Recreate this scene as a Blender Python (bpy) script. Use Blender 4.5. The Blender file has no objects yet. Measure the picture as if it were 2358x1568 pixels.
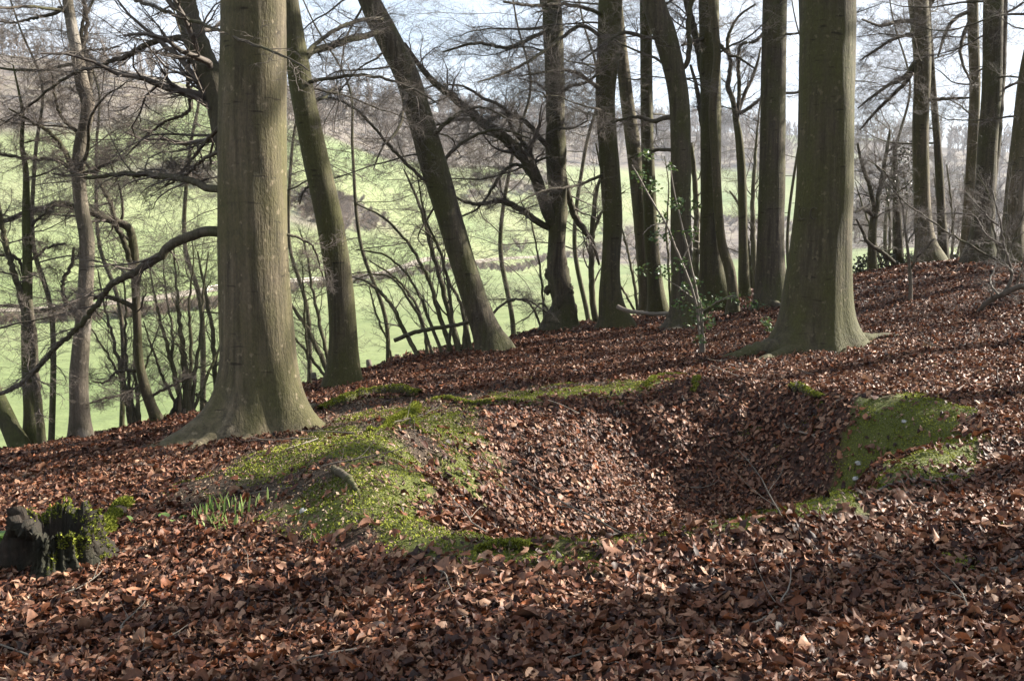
import bpy, math, random
import numpy as np
from mathutils import Vector

R = math.radians
rng = np.random.default_rng(11)
random.seed(5)
scene = bpy.context.scene
COL = scene.collection

# ------------------------------------------------------------------ camera
EYE = 1.65
FPX, CX, CY = 2358.0, 1179.0, 784.0          # focal length and centre in picture units
PITCH = math.atan(254 / FPX)
cam = bpy.data.cameras.new("camera")
cam.lens = 36; cam.sensor_width = 36; cam.clip_start = 0.05; cam.clip_end = 6000
camo = bpy.data.objects.new("camera", cam); COL.objects.link(camo)
camo.location = (0, 0, EYE); camo.rotation_euler = (R(90) - PITCH, 0, 0)
scene.camera = camo

# ------------------------------------------------------------------ light
SUN_AZ, SUN_EL = R(20), R(31)                # azimuth measured from +X towards +Y
S = Vector((math.cos(SUN_EL) * math.cos(SUN_AZ), math.cos(SUN_EL) * math.sin(SUN_AZ), math.sin(SUN_EL)))
sl = bpy.data.lights.new("sun", 'SUN'); sl.energy = 5.0; sl.angle = R(0.5); sl.color = (1.0, 0.93, 0.82)
so = bpy.data.objects.new("sun", sl); COL.objects.link(so)
so.rotation_euler = S.to_track_quat('Z', 'Y').to_euler()
world = bpy.data.worlds.new("World"); scene.world = world; world.use_nodes = True
wt = world.node_tree; wt.nodes.clear()
def wn(t): return wt.nodes.new(t)
sky = wn('ShaderNodeTexSky'); sky.sky_type = 'NISHITA'; sky.sun_disc = False
sky.sun_elevation = SUN_EL; sky.sun_rotation = R(90) - SUN_AZ; sky.air_density = 1.0; sky.dust_density = 1.2
tc = wn('ShaderNodeTexCoord')
mp = wn('ShaderNodeMapping'); mp.inputs['Scale'].default_value = (1.0, 1.0, 2.6); mp.inputs['Location'].default_value = (0.35, 0.1, 0.2)
nz = wn('ShaderNodeTexNoise'); nz.inputs['Scale'].default_value = 2.6; nz.inputs['Detail'].default_value = 7; nz.inputs['Roughness'].default_value = 0.55
rp = wn('ShaderNodeValToRGB'); rp.color_ramp.elements[0].position = 0.28; rp.color_ramp.elements[1].position = 0.50
mx = wn('ShaderNodeMix'); mx.data_type = 'RGBA'; mx.inputs['B'].default_value = (4.7, 5.2, 5.9, 1)
bg = wn('ShaderNodeBackground'); bg.inputs['Strength'].default_value = 0.05
wo = wn('ShaderNodeOutputWorld')
wt.links.new(tc.outputs['Generated'], mp.inputs['Vector']); wt.links.new(mp.outputs['Vector'], nz.inputs['Vector'])
wt.links.new(nz.outputs['Fac'], rp.inputs['Fac']); wt.links.new(rp.outputs['Color'], mx.inputs['Factor'])
wt.links.new(sky.outputs['Color'], mx.inputs['A']); wt.links.new(mx.outputs['Result'], bg.inputs['Color'])
wt.links.new(bg.outputs['Background'], wo.inputs['Surface'])
vs = scene.view_settings
vs.view_transform = 'Standard'; vs.look = 'None'; vs.gamma = 1; vs.exposure = 2.2
scene.cycles.max_bounces = 6; scene.cycles.transparent_max_bounces = 4

# ------------------------------------------------------------------ numpy helpers
def P(px, py, Y):
    """point at forward distance Y seen at picture position px, py"""
    px = np.asarray(px, float); py = np.asarray(py, float); Y = np.asarray(Y, float)
    u = (px - CX) / FPX; v = (CY - py) / FPX
    d = Y / (math.cos(PITCH) + v * math.sin(PITCH))
    return np.stack([d * u, Y + 0 * px, EYE + d * (-math.sin(PITCH) + v * math.cos(PITCH))], -1)

def project(p):
    x, y, z = p[..., 0], p[..., 1], p[..., 2] - EYE
    f = y * math.cos(PITCH) - z * math.sin(PITCH); up = y * math.sin(PITCH) + z * math.cos(PITCH)
    f = np.where(f < 0.1, 0.1, f)
    return CX + FPX * x / f, CY - FPX * up / f

def hash2(i, j, s):
    h = (i * 374761393 + j * 668265263 + s * 2147483647) & 0xFFFFFFFF
    h = ((h ^ (h >> 13)) * 1274126177) & 0xFFFFFFFF
    return ((h ^ (h >> 16)) & 0xFFFF) / 65535.0

def vnoise(x, y, s=0):
    x = np.asarray(x, float); y = np.asarray(y, float)
    i = np.floor(x).astype(np.int64); j = np.floor(y).astype(np.int64)
    f = x - i; g = y - j
    f = f * f * (3 - 2 * f); g = g * g * (3 - 2 * g)
    a = hash2(i, j, s); b = hash2(i + 1, j, s); c = hash2(i, j + 1, s); d = hash2(i + 1, j + 1, s)
    return (a * (1 - f) + b * f) * (1 - g) + (c * (1 - f) + d * f) * g

def fbm(x, y, s=0, o=4):
    t = 0; a = 0.5
    for k in range(o):
        t = t + a * vnoise(x * 2 ** k, y * 2 ** k, s + k); a *= 0.5
    return t

def tps_fit(p, z, lam=0.02, sc=1.0):
    p = np.asarray(p, float) / sc; n = len(p)
    d2 = ((p[:, None] - p[None]) ** 2).sum(-1)
    K = 0.5 * d2 * np.log(d2 + 1e-9) + lam * np.eye(n)
    Q = np.c_[np.ones(n), p]
    A = np.block([[K, Q], [Q.T, np.zeros((3, 3))]])
    w = np.linalg.solve(A, np.r_[z, 0, 0, 0])
    def f(x, y):
        x = np.asarray(x, float); y = np.asarray(y, float); sh = x.shape
        q = np.stack([x.ravel(), y.ravel()], -1) / sc
        out = np.empty(len(q))
        for a in range(0, len(q), 20000):
            b = q[a:a + 20000]
            e2 = ((b[:, None] - p[None]) ** 2).sum(-1)
            out[a:a + 20000] = (0.5 * e2 * np.log(e2 + 1e-9)) @ w[:n] + w[n] + b @ w[n + 1:]
        return out.reshape(sh)
    return f

def smooth(e0, e1, x):
    t = np.clip((x - e0) / (e1 - e0), 0, 1); return t * t * (3 - 2 * t)

def inpoly(x, y, poly):
    x = np.asarray(x); y = np.asarray(y); ins = np.zeros(x.shape, bool); n = len(poly)
    for i in range(n):
        x0, y0 = poly[i]; x1, y1 = poly[(i + 1) % n]
        c = ((y0 > y) != (y1 > y)) & (x < (x1 - x0) * (y - y0) / (y1 - y0 + 1e-12) + x0)
        ins ^= c
    return ins

def sdpoly(x, y, poly):
    """distance to the outline, positive inside"""
    x = np.asarray(x, float); y = np.asarray(y, float); best = np.full(x.shape, 1e9); n = len(poly)
    for i in range(n):
        ax, ay = poly[i]; bx, by = poly[(i + 1) % n]
        ex, ey = bx - ax, by - ay
        t = np.clip(((x - ax) * ex + (y - ay) * ey) / (ex * ex + ey * ey + 1e-12), 0, 1)
        best = np.minimum(best, (x - ax - t * ex) ** 2 + (y - ay - t * ey) ** 2)
    d = np.sqrt(best)
    return np.where(inpoly(x, y, poly), d, -d)

# ------------------------------------------------------------------ terrain of the wooded bank
crest_px = [(-500, 1140, 10.6), (-200, 1080, 11.2), (0, 1045, 11.6), (190, 1012, 12), (360, 970, 12.8), (520, 945, 13.5), (700, 888, 15), (830, 852, 16.2),
            (1000, 806, 18), (1150, 788, 19), (1250, 758, 21.5), (1400, 738, 22.5), (1600, 715, 23.5), (1720, 675, 25),
            (1960, 640, 25.5), (2100, 620, 25.5), (2358, 595, 26)]
ca = np.array(crest_px, float); cw = P(ca[:, 0], ca[:, 1], ca[:, 2])
near_px = [(590, 985, 9.6), (1865, 805, 12.8), (187, 1012, 11.4), (360, 972, 12.4), (793, 885, 14), (1140, 812, 16), (1290, 757, 20), (1415, 752, 19.5),
           (1572, 757, 17.5), (1775, 700, 18), (1684, 727, 18.5), (2135, 608, 22), (2255, 602, 20), (2358, 950, 8), (2358, 750, 13), (75, 1030, 11.2),
           (2096, 700, 15.5), (1615, 820, 13.2)]
na = np.array(near_px, float); nw = P(na[:, 0], na[:, 1], na[:, 2])
ow = np.array([(-2.2, 3.5, -.1), (0, 3.5, 0), (2.2, 3.5, .1), (-4.5, 3.5, -.3), (4.5, 3.5, .22), (0, 0, 0), (-4, 0, -.2), (4, 0, .25), (7, 5.5, .4),
               (-2.6, 5.4, -.16), (-4, 7.5, -.38), (0, 6, 0), (3, 6, .14), (9, 12, .7), (11, 18, 1.0), (0, -4, .1), (5, -4, .4), (-5, -4, -.2)])
allw = np.r_[cw, nw, ow]
tps_near = tps_fit(allw[:, :2], allw[:, 2], lam=0.15)
cord = np.argsort(cw[:, 0]); CRX, CRY = cw[cord, 0], cw[cord, 1]
def ycrest(x): return np.interp(x, CRX, CRY)

def zbase(x, y):
    x = np.asarray(x, float); y = np.asarray(y, float)
    yc = ycrest(x)
    z = tps_near(np.clip(x, -6.5, 13.5), np.clip(y, -4, np.minimum(yc + 0.4, 27)))
    z = z + np.where(x < -6.5, (x + 6.5) * .12, 0) + np.where(x > 13.5, (x - 13.5) * .06, 0)
    d = np.clip(y - yc, 0, None)
    z = z - 0.45 * d * d / (d + 1.2)
    return np.maximum(z, -11.0)

def march(px, py, zf, y0=2.5, y1=45.0, n=1700):
    ys = np.linspace(y0, y1, n)
    p = P(np.full(n, px), np.full(n, py), ys)
    below = p[:, 2] < zf(p[:, 0], p[:, 1])
    k = int(np.argmax(below)) if below.any() else n - 1
    return p[k]

gb = march(740, 1085, zbase); g2 = march(800, 1200, zbase); g3 = march(600, 1010, zbase); g4 = march(960, 1130, zbase)
def zmound(x, y):
    z = zbase(x, y)
    z = z + .20 * np.exp(-(((x - gb[0]) / .75) ** 2 + ((y - gb[1]) / .9) ** 2))
    z = z + .10 * np.exp(-(((x - g2[0]) / .5) ** 2 + ((y - g2[1]) / .45) ** 2))
    z = z + .10 * np.exp(-(((x - g4[0]) / .45) ** 2 + ((y - g4[1]) / .6) ** 2))
    return z

pit_px = [(955, 1110), (985, 1190), (1040, 1240), (1150, 1264), (1300, 1272), (1450, 1265), (1600, 1238), (1800, 1195), (1960, 1152), (2090, 1105), (2190, 1030),
          (2190, 965), (2080, 935), (1950, 928), (1850, 905), (1700, 890), (1550, 888), (1400, 905), (1270, 930), (1150, 955), (1040, 985), (975, 1040)]
PIT = [tuple(march(a, b, zmound)[:2]) for a, b in pit_px]
_pp = np.array(PIT); PCX, PCY = (_pp.min(0) + _pp.max(0)) / 2 + np.array([.42, .05])
_d = np.concatenate([_pp[i] + (_pp[(i + 1) % len(_pp)] - _pp[i]) * np.linspace(0, 1, 12, endpoint=False)[:, None] for i in range(len(_pp))])
_th = np.arctan2(_d[:, 1] - PCY, _d[:, 0] - PCX); _rr = np.hypot(_d[:, 0] - PCX, _d[:, 1] - PCY)
def _basis(a): return np.stack([np.ones_like(a)] + [f(k * a) for k in (1, 2, 3, 4) for f in (np.cos, np.sin)], -1)
_cf = np.linalg.lstsq(_basis(_th), _rr, rcond=None)[0]
def rim_radius(a): return np.maximum(_basis(a) @ _cf, .5)
RB = march(2130, 1010, zmound)
def zg(x, y):
    x = np.asarray(x, float); y = np.asarray(y, float)
    z = zmound(x, y)
    dx, dy = x - PCX, y - PCY
    t = np.hypot(dx, dy) / rim_radius(np.arctan2(dy, dx)) + (fbm(x * 1.7, y * 1.7, 40) - .47) * .22 + (fbm(x * 5, y * 5, 43) - .47) * .06
    nearside = smooth(PCY + .5, PCY - .9, y + .35 * (x - PCX))
    left = smooth(PCX + .5, PCX - .9, x) * (1 - .7 * nearside) * (.25 + .75 * smooth(PCY + 1.5, PCY + .1, y))
    a = .46 + .12 * nearside - .40 * left
    z = z - .82 * (1 - smooth(a, 1.03, t)) + (.04 + .05 * nearside) * np.exp(-((t - 1.1) / .10) ** 2)
    z = z + .17 * (fbm(x * 6.5, y * 6.5, 31, 3) - .44) * np.exp(-(((x - RB[0]) / .8) ** 2 + ((y - RB[1]) / .9) ** 2))
    z = z + (fbm(x * .9, y * .9, 3) - .47) * .12 + (fbm(x * 4.0, y * 4.0, 9) - .47) * .05
    return z
def G(px, py): return march(px, py, zg)
def zg1(x, y): return float(zg(np.array([x]), np.array([y]))[0])

# ------------------------------------------------------------------ terrain of the valley and hills
far_px = [(0, 1000, 50), (300, 930, 58), (0, 800, 88), (0, 735, 116), (400, 690, 148), (700, 655, 190), (1100, 605, 300), (1400, 588, 380),
          (0, 600, 150), (0, 450, 220), (0, 340, 280), (0, 170, 350), (-300, 600, 150), (-300, 340, 270), (-300, 130, 360),
          (400, 560, 190), (400, 400, 270), (400, 300, 320), (450, 210, 380), (250, 170, 370), (700, 520, 250), (700, 400, 310), (720, 310, 400),
          (900, 375, 430), (800, 238, 600), (650, 240, 560), (1100, 270, 700), (1200, 430, 450), (1200, 335, 620), (1500, 303, 800), (1500, 420, 560), (1800, 335, 850),
          (1800, 480, 520), (1800, 575, 330), (2000, 322, 700), (2200, 345, 720), (2400, 350, 720), (2000, 560, 330), (2000, 580, 240), (2000, 640, 110), (2350, 580, 240), (2350, 610, 120),
          (1400, 650, 170), (1600, 650, 140), (1000, 720, 100)]
fa = np.array(far_px, float); fw = P(fa[:, 0], fa[:, 1], fa[:, 2])
fo = np.array([(-700, 350, 75), (-300, 0, -6), (-30, 25, -9.5), (0, 28, -9), (25, 34, -5.5), (60, 30, -3), (300, 50, 0), (800, 300, 30), (-400, 900, 60), (0, 1500, 45), (800, 1500, 45),
               (-800, 1500, 45), (1200, 800, 45), (-1200, 700, 60), (0, -400, -10), (-60, 40, -10), (-150, 60, -8), (300, 1100, 55), (-200, 1000, 60)])
fall = np.r_[fw, fo]
tps_far = tps_fit(fall[:, :2], fall[:, 2], lam=0.0005, sc=100.0)
def zfar(x, y):
    return tps_far(x, y) + (fbm(np.asarray(x) * .012, np.asarray(y) * .012, 21) - .47) * 3.0 * smooth(100, 400, np.asarray(y, float))
def GF(px, py): return march(px, py, zfar, 30, 1200, 3000)

# ------------------------------------------------------------------ object helpers
def props(o, label=None, cat=None, group=None, kind=None):
    if label: o["label"] = label
    if cat: o["category"] = cat
    if group: o["group"] = group
    if kind: o["kind"] = kind
    return o

def thing(name, label, cat, loc, group=None):
    o = bpy.data.objects.new(name, None); COL.objects.link(o)
    o.location = [float(v) for v in loc]; o.empty_display_size = .1
    return props(o, label, cat, group)

def obj(name, v, faces, mat, parent=None, loc=None, attrs=None, sm=True):
    """one mesh object from world-space vertices and a list of face index arrays"""
    v = np.asarray(v, float)
    org = np.array(parent.location[:]) if parent is not None and parent.parent is None else (np.array(loc, float) if loc is not None else np.zeros(3))
    if parent is not None and parent.parent is not None:
        org = np.array(parent.parent.location[:]) + np.array(parent.location[:])
    if parent is not None and loc is not None: org = np.array(loc, float)
    me = bpy.data.meshes.new(name)
    fl = [np.asarray(f, np.int64) for f in faces if len(f)]
    nl = sum(f.size for f in fl); nf = sum(len(f) for f in fl)
    me.vertices.add(len(v)); me.vertices.foreach_set("co", (v - org).astype(np.float32).ravel())
    me.loops.add(nl); me.polygons.add(nf)
    me.loops.foreach_set("vertex_index", np.concatenate([f.ravel() for f in fl]).astype(np.int32))
    tot = np.concatenate([np.full(len(f), f.shape[1]) for f in fl])
    st = np.r_[0, np.cumsum(tot)[:-1]]
    me.polygons.foreach_set("loop_start", st.astype(np.int32))
    me.polygons.foreach_set("loop_total", tot.astype(np.int32))
    me.polygons.foreach_set("use_smooth", np.full(nf, sm))
    me.update(calc_edges=True)
    for k, a in (attrs or {}).items():
        at = me.attributes.new(k, 'FLOAT', 'POINT'); at.data.foreach_set("value", np.asarray(a, np.float32))
    me.materials.append(mat)
    o = bpy.data.objects.new(name, me); COL.objects.link(o)
    if parent is None: o.location = org
    else:
        o.parent = parent
    return o

class Mesh:
    def __init__(s): s.v = []; s.f = {}; s.n = 0; s.a = []
    def add(s, v, f, val=None):
        v = np.asarray(v, float).reshape(-1, 3); f = np.asarray(f, np.int64)
        s.f.setdefault(f.shape[1], []).append(f + s.n); s.v.append(v); s.n += len(v)
        s.a.append(np.full(len(v), 0.5) if val is None else np.broadcast_to(val, (len(v),)).astype(float))
    def build(s, name, mat, parent=None, loc=None, sm=True):
        return obj(name, np.concatenate(s.v), [np.concatenate(x) for x in s.f.values()], mat, parent, loc, {"rnd": np.concatenate(s.a)}, sm)

def norm(a): return a / (np.linalg.norm(a, axis=-1, keepdims=True) + 1e-9)

def tubes(pl, rad, k=3, cap=False):
    """tubes round N polylines of P points each"""
    pl = np.asarray(pl, float); N, Pn, _ = pl.shape
    T = norm(np.gradient(pl, axis=1))
    m = norm(pl[:, -1] - pl[:, 0])
    ref = np.where(np.abs(m[:, 2:3]) < .75, np.array([[0, 0, 1.]]), np.array([[1., 0, 0]]))[:, None, :]
    A = norm(ref - (ref * T).sum(-1, keepdims=True) * T); B = np.cross(T, A)
    th = np.arange(k) * 2 * math.pi / k
    v = pl[:, :, None, :] + rad[:, :, None, None] * (np.cos(th)[None, None, :, None] * A[:, :, None, :] + np.sin(th)[None, None, :, None] * B[:, :, None, :])
    idx = np.arange(N * Pn * k).reshape(N, Pn, k)
    a = idx[:, :-1]; b = idx[:, 1:]; a2 = np.roll(a, -1, 2); b2 = np.roll(b, -1, 2)
    q = np.stack([a, a2, b2, b], -1).reshape(-1, 4)
    return v.reshape(-1, 3), q

def spline(pts, n):
    """smooth resampling of control rows (any columns) to n rows by chord length"""
    p = np.asarray(pts, float)
    if len(p) == 2:
        t = np.linspace(0, 1, n)[:, None]; return p[0] * (1 - t) + p[1] * t
    q = np.vstack([2 * p[0] - p[1], p, 2 * p[-1] - p[-2]])
    out = []
    for i in range(1, len(q) - 2):
        t = np.linspace(0, 1, 14, endpoint=False)[:, None]
        a, b, c, d = q[i - 1], q[i], q[i + 1], q[i + 2]
        out.append(.5 * ((2 * b) + (-a + c) * t + (2 * a - 5 * b + 4 * c - d) * t * t + (-a + 3 * b - 3 * c + d) * t ** 3))
    o = np.vstack(out + [p[-1:]])
    s = np.r_[0, np.cumsum(np.linalg.norm(np.diff(o[:, :3], axis=0), axis=1))]
    t = np.linspace(0, s[-1], n)
    return np.stack([np.interp(t, s, o[:, j]) for j in range(o.shape[1])], -1)

def px_path(rows, Y0, Y1=None, n=24, wob=0.0, seed=0):
    """polyline of (px,py,width) from depth Y0 to Y1 -> points (n,3), radii (n)"""
    a = np.array(rows, float); Y1 = Y0 if Y1 is None else Y1
    s = np.r_[0, np.cumsum(np.hypot(np.diff(a[:, 0]), np.diff(a[:, 1])))]; s /= s[-1]
    Y = Y0 + (Y1 - Y0) * s
    w = P(a[:, 0], a[:, 1], Y); r = a[:, 2] * Y / FPX / 2
    o = spline(np.c_[w, r], n)
    if wob:
        g = np.random.default_rng(seed)
        k = norm(g.normal(size=(n, 3))); env = np.sin(np.linspace(0, math.pi, n))[:, None]
        o[:, :3] += k * wob * env
    return o[:, :3], np.clip(o[:, 3], .0012, None)

def grow(pl, rad, K, length, ang, nseg, g, wig=.22, up=.0, rr=.45, rmin=.0014, tmin=.12, flat=.45, lvar=.45, tmax=1.0, taper=.75, minlen=.08):
    """K side shoots on each polyline; beech-like sprays, spread mostly sideways"""
    N, Pn, _ = pl.shape
    L = np.linalg.norm(np.diff(pl, axis=1), axis=2).sum(1)
    t = tmin + (tmax - tmin) * (np.arange(K)[None] + g.random((N, K))) / K
    x = t * (Pn - 1); i = np.minimum(x.astype(int), Pn - 2); f = (x - i)[..., None]
    n_ = np.arange(N)[:, None]
    pos = pl[n_, i] * (1 - f) + pl[n_, i + 1] * f
    T = norm(pl[n_, i + 1] - pl[n_, i]); r = rad[n_, i] * (1 - f[..., 0]) + rad[n_, i + 1] * f[..., 0]
    Z = np.array([0, 0, 1.]); h = np.cross(T, Z)
    hl = np.linalg.norm(h, axis=-1, keepdims=True)
    rnd = g.normal(size=h.shape); h = np.where(hl < .35, norm(np.cross(T, rnd)), h / (hl + 1e-9))
    nn = np.cross(h, T)
    sgn = np.where((np.arange(K)[None] + g.integers(0, 2, (N, 1))) % 2 == 0, 1., -1.)
    a = g.normal(0, flat, (N, K))
    perp = np.cos(a)[..., None] * h * sgn[..., None] + np.sin(a)[..., None] * nn
    an = ang * (1 + g.normal(0, .22, (N, K)))
    d = np.cos(an)[..., None] * T + np.sin(an)[..., None] * perp
    ln = (length if np.ndim(length) == 0 and length > 3 else L[:, None] * length) if False else (L[:, None] * length if length < 1 else np.full((N, 1), length))
    ln = np.clip(ln * (1 - .55 * t) * (1 - lvar + 2 * lvar * g.random((N, K))), minlen, None)
    M = N * K
    d = d.reshape(M, 3); pos = pos.reshape(M, 3); ln = ln.reshape(M); r = r.reshape(M)
    out = np.empty((M, nseg + 1, 3)); out[:, 0] = pos
    st = (ln / nseg)[:, None]
    for j in range(nseg):
        d = norm(d + wig * g.normal(size=(M, 3)) + np.array([0, 0, up]))
        pos = pos + d * st; out[:, j + 1] = pos
    r0 = np.clip(r * rr, rmin, None)
    rad2 = r0[:, None] * (1 - taper * np.linspace(0, 1, nseg + 1)[None]); rad2 = np.clip(rad2, rmin * .8, None)
    return out, rad2

def inview(pl, m=350):
    x, y = project(pl[:, [0, -1]])
    ok = (x > -m) & (x < 2358 + m) & (y > -m * .7) & (y < 1568 + m) & (pl[:, [0, -1], 1] > .5)
    return ok.any(1)

class Twigs(Mesh):
    def put(s, pl, rad, k=3):
        if len(pl) == 0: return
        v, q = tubes(pl, rad, k); s.add(v, q)
    def spray(s, pl, rad, g, kA, lenA=.5, kB=11, kC=7, wig=.24, up=.015, rA=.30, angA=.85, fine=.0017, cull=True):
        A, ra = grow(pl, rad, kA, lenA, angA, 7, g, wig=wig, up=up, rr=rA, rmin=fine * 1.6, tmin=.15, taper=.8)
        s.put(A, ra, 4)
        if kB:
            B, rb = grow(A, ra, kB, .5, .8, 5, g, wig=wig * 1.1, up=up, rr=.5, rmin=fine * 1.15, tmin=.12)
            if cull: k = inview(B); B, rb = B[k], rb[k]
            s.put(B, rb, 3)
            if kC and len(B):
                D, rd = grow(B, rb, kC, .5, .75, 4, g, wig=wig * 1.1, up=up, rr=.6, rmin=fine * .85, tmin=.15)
                if cull: k = inview(D, 120); D, rd = D[k], rd[k]
                s.put(D, rd, 3)
        return A, ra

# ------------------------------------------------------------------ materials
def mat(name):
    m = bpy.data.materials.new(name); m.use_nodes = True
    nt = m.node_tree; b = nt.nodes['Principled BSDF']
    return m, nt, b
def node(nt, t, **kw):
    n = nt.nodes.new(t)
    for k, v in kw.items():
        if k.startswith('i_'): n.inputs[k[2:]].default_value = v
        else: setattr(n, k, v)
    return n
def ramp(nt, cols):
    r = nt.nodes.new('ShaderNodeValToRGB'); e = r.color_ramp.elements
    while len(e) > 1: e.remove(e[-1])
    for i, (p, c) in enumerate(cols):
        x = e[0] if i == 0 else e.new(p)
        x.position = p; x.color = (*c, 1)
    return r
def noise(nt, scale, detail=4, rough=.55, vec=None, mscale=None):
    n = node(nt, 'ShaderNodeTexNoise'); n.inputs['Scale'].default_value = scale; n.inputs['Detail'].default_value = detail; n.inputs['Roughness'].default_value = rough
    if vec is not None:
        if mscale is not None:
            m_ = node(nt, 'ShaderNodeMapping'); m_.inputs['Scale'].default_value = mscale; nt.links.new(vec, m_.inputs['Vector']); vec = m_.outputs['Vector']
        nt.links.new(vec, n.inputs['Vector'])
    return n
def mixc(nt, fac, a, b, mode='MIX'):
    m_ = node(nt, 'ShaderNodeMix', data_type='RGBA', blend_type=mode)
    for s, v in (('Factor', fac), ('A', a), ('B', b)):
        if isinstance(v, bpy.types.NodeSocket): nt.links.new(v, m_.inputs[s])
        elif isinstance(v, (int, float)): m_.inputs[s].default_value = v
        else: m_.inputs[s].default_value = (*v, 1)
    return m_.outputs['Result']
def bump(nt, b, h, strength=.4, dist=.01):
    n = node(nt, 'ShaderNodeBump'); n.inputs['Strength'].default_value = strength; n.inputs['Distance'].default_value = dist
    nt.links.new(h, n.inputs['Height']); nt.links.new(n.outputs['Normal'], b.inputs['Normal'])

def bark(name, c1, c2, algae, fis=1.0, afac=(.42, .62), rough=.85, pale=None):
    m, nt, b = mat(name)
    co = node(nt, 'ShaderNodeTexCoord').outputs['Object']
    n1 = noise(nt, 15 * fis, 6, .62, co, (1, 1, .055))
    n2 = noise(nt, 2.2, 5, .6, co, (1, 1, .45))
    n3 = noise(nt, 5, 5, .65, co, (.6, .6, 1.6))
    n4 = noise(nt, 55, 3, .6, co, (1, 1, .5))
    r1 = ramp(nt, [(.30, c1), (.62, c2)]); nt.links.new(n1.outputs['Fac'], r1.inputs['Fac'])
    r2 = ramp(nt, [(afac[0], (0, 0, 0)), (afac[1], (1, 1, 1))]); nt.links.new(n2.outputs['Fac'], r2.inputs['Fac'])
    c = mixc(nt, r2.outputs['Color'], r1.outputs['Color'], algae)
    r3 = ramp(nt, [(.30, (.72, .72, .72)), (.45, (1, 1, 1)), (.75, (1.1, 1.08, 1.04))]); nt.links.new(n3.outputs['Fac'], r3.inputs['Fac'])
    c = mixc(nt, .8, c, r3.outputs['Color'], 'MULTIPLY')
    r4 = ramp(nt, [(.35, (.7, .7, .7)), (.65, (1.15, 1.15, 1.15))]); nt.links.new(n4.outputs['Fac'], r4.inputs['Fac'])
    c = mixc(nt, .7, c, r4.outputs['Color'], 'MULTIPLY')
    n6 = noise(nt, 7, 2, .5, co, (.55, .55, 2.6)); r6 = ramp(nt, [(.27, (.38, .36, .34)), (.34, (1, 1, 1))]); nt.links.new(n6.outputs['Fac'], r6.inputs['Fac'])
    c = mixc(nt, 1.0, c, r6.outputs['Color'], 'MULTIPLY')
    n7 = noise(nt, 16, 3, .55, co, (1, 1, .8)); r7 = ramp(nt, [(.62, (0, 0, 0)), (.69, (.55, .55, .55))]); nt.links.new(n7.outputs['Fac'], r7.inputs['Fac'])
    c = mixc(nt, r7.outputs['Color'], c, [min(.3, k * 1.7 + .01) for k in c2])
    if pale:
        n5 = noise(nt, 3.3, 3, .5, co, (1, 1, .6)); r5 = ramp(nt, [(.56, (0, 0, 0)), (.66, (1, 1, 1))]); nt.links.new(n5.outputs['Fac'], r5.inputs['Fac'])
        c = mixc(nt, r5.outputs['Color'], c, pale)
    nt.links.new(c, b.inputs['Base Color']); b.inputs['Roughness'].default_value = rough; b.inputs['Specular IOR Level'].default_value = .3
    ad = node(nt, 'ShaderNodeMath', operation='ADD'); nt.links.new(n1.outputs['Fac'], ad.inputs[0])
    mu = node(nt, 'ShaderNodeMath', operation='MULTIPLY'); mu.inputs[1].default_value = .45; nt.links.new(n4.outputs['Fac'], mu.inputs[0]); nt.links.new(mu.outputs[0], ad.inputs[1])
    bump(nt, b, ad.outputs[0], .75, .022)
    return m
M_BARK = bark('beech_bark', (.031, .025, .014), (.118, .095, .060), (.064, .058, .022), afac=(.40, .62))
M_BARKG = bark('green_bark', (.021, .018, .010), (.072, .059, .034), (.050, .048, .014), fis=1.2, afac=(.36, .56))
M_BARKD = bark('dark_bark', (.023, .018, .012), (.076, .061, .040), (.048, .047, .015), fis=1.3)
M_BARKP = bark('pale_bark', (.062, .050, .038), (.150, .124, .096), (.080, .070, .048), fis=.8, pale=(.185, .165, .138))
M_LIMB = bark('limb_bark', (.030, .024, .018), (.088, .072, .054), (.052, .050, .022), fis=1.6)
M_MOSSB = bark('mossy_bark', (.030, .027, .018), (.075, .066, .040), (.052, .056, .018), fis=1.2, afac=(.38, .5))
M_STEM = bark('shrub_bark', (.042, .037, .022), (.112, .098, .062), (.070, .070, .028), fis=1.8)
def plain(name, c, c2=None, rough=.8, scale=6, spec=.3):
    m, nt, b = mat(name)
    co = node(nt, 'ShaderNodeTexCoord').outputs['Object']
    n1 = noise(nt, scale, 4, .6, co); r1 = ramp(nt, [(.3, c), (.7, c2 or c)]); nt.links.new(n1.outputs['Fac'], r1.inputs['Fac'])
    nt.links.new(r1.outputs['Color'], b.inputs['Base Color']); b.inputs['Roughness'].default_value = rough; b.inputs['Specular IOR Level'].default_value = spec
    return m
M_TWIG = plain('twig', (.052, .042, .035), (.115, .094, .076), .7, 1.5)
M_TWIGG = plain('green_twig', (.048, .044, .024), (.090, .082, .048), .7, 1.5)
M_TWIGP = plain('pale_twig', (.10, .085, .068), (.19, .16, .13), .7, 1.5)
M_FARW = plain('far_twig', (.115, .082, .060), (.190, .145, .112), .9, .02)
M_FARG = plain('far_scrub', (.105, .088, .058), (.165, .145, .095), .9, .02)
M_DEAD = plain('dead_wood', (.050, .042, .034), (.125, .105, .085), .8, 14)
M_ROT = bark('rotten_wood', (.005, .0035, .0025), (.024, .016, .010), (.014, .014, .006), fis=1.6)
M_STONE = plain('flint', (.20, .20, .19), (.38, .38, .36), .6, 40)
M_POST = plain('weathered_wood', (.07, .058, .045), (.15, .13, .10), .85, 20)
M_WHITE = plain('white_rail', (.55, .52, .47), (.66, .63, .58), .7, 3)
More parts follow.
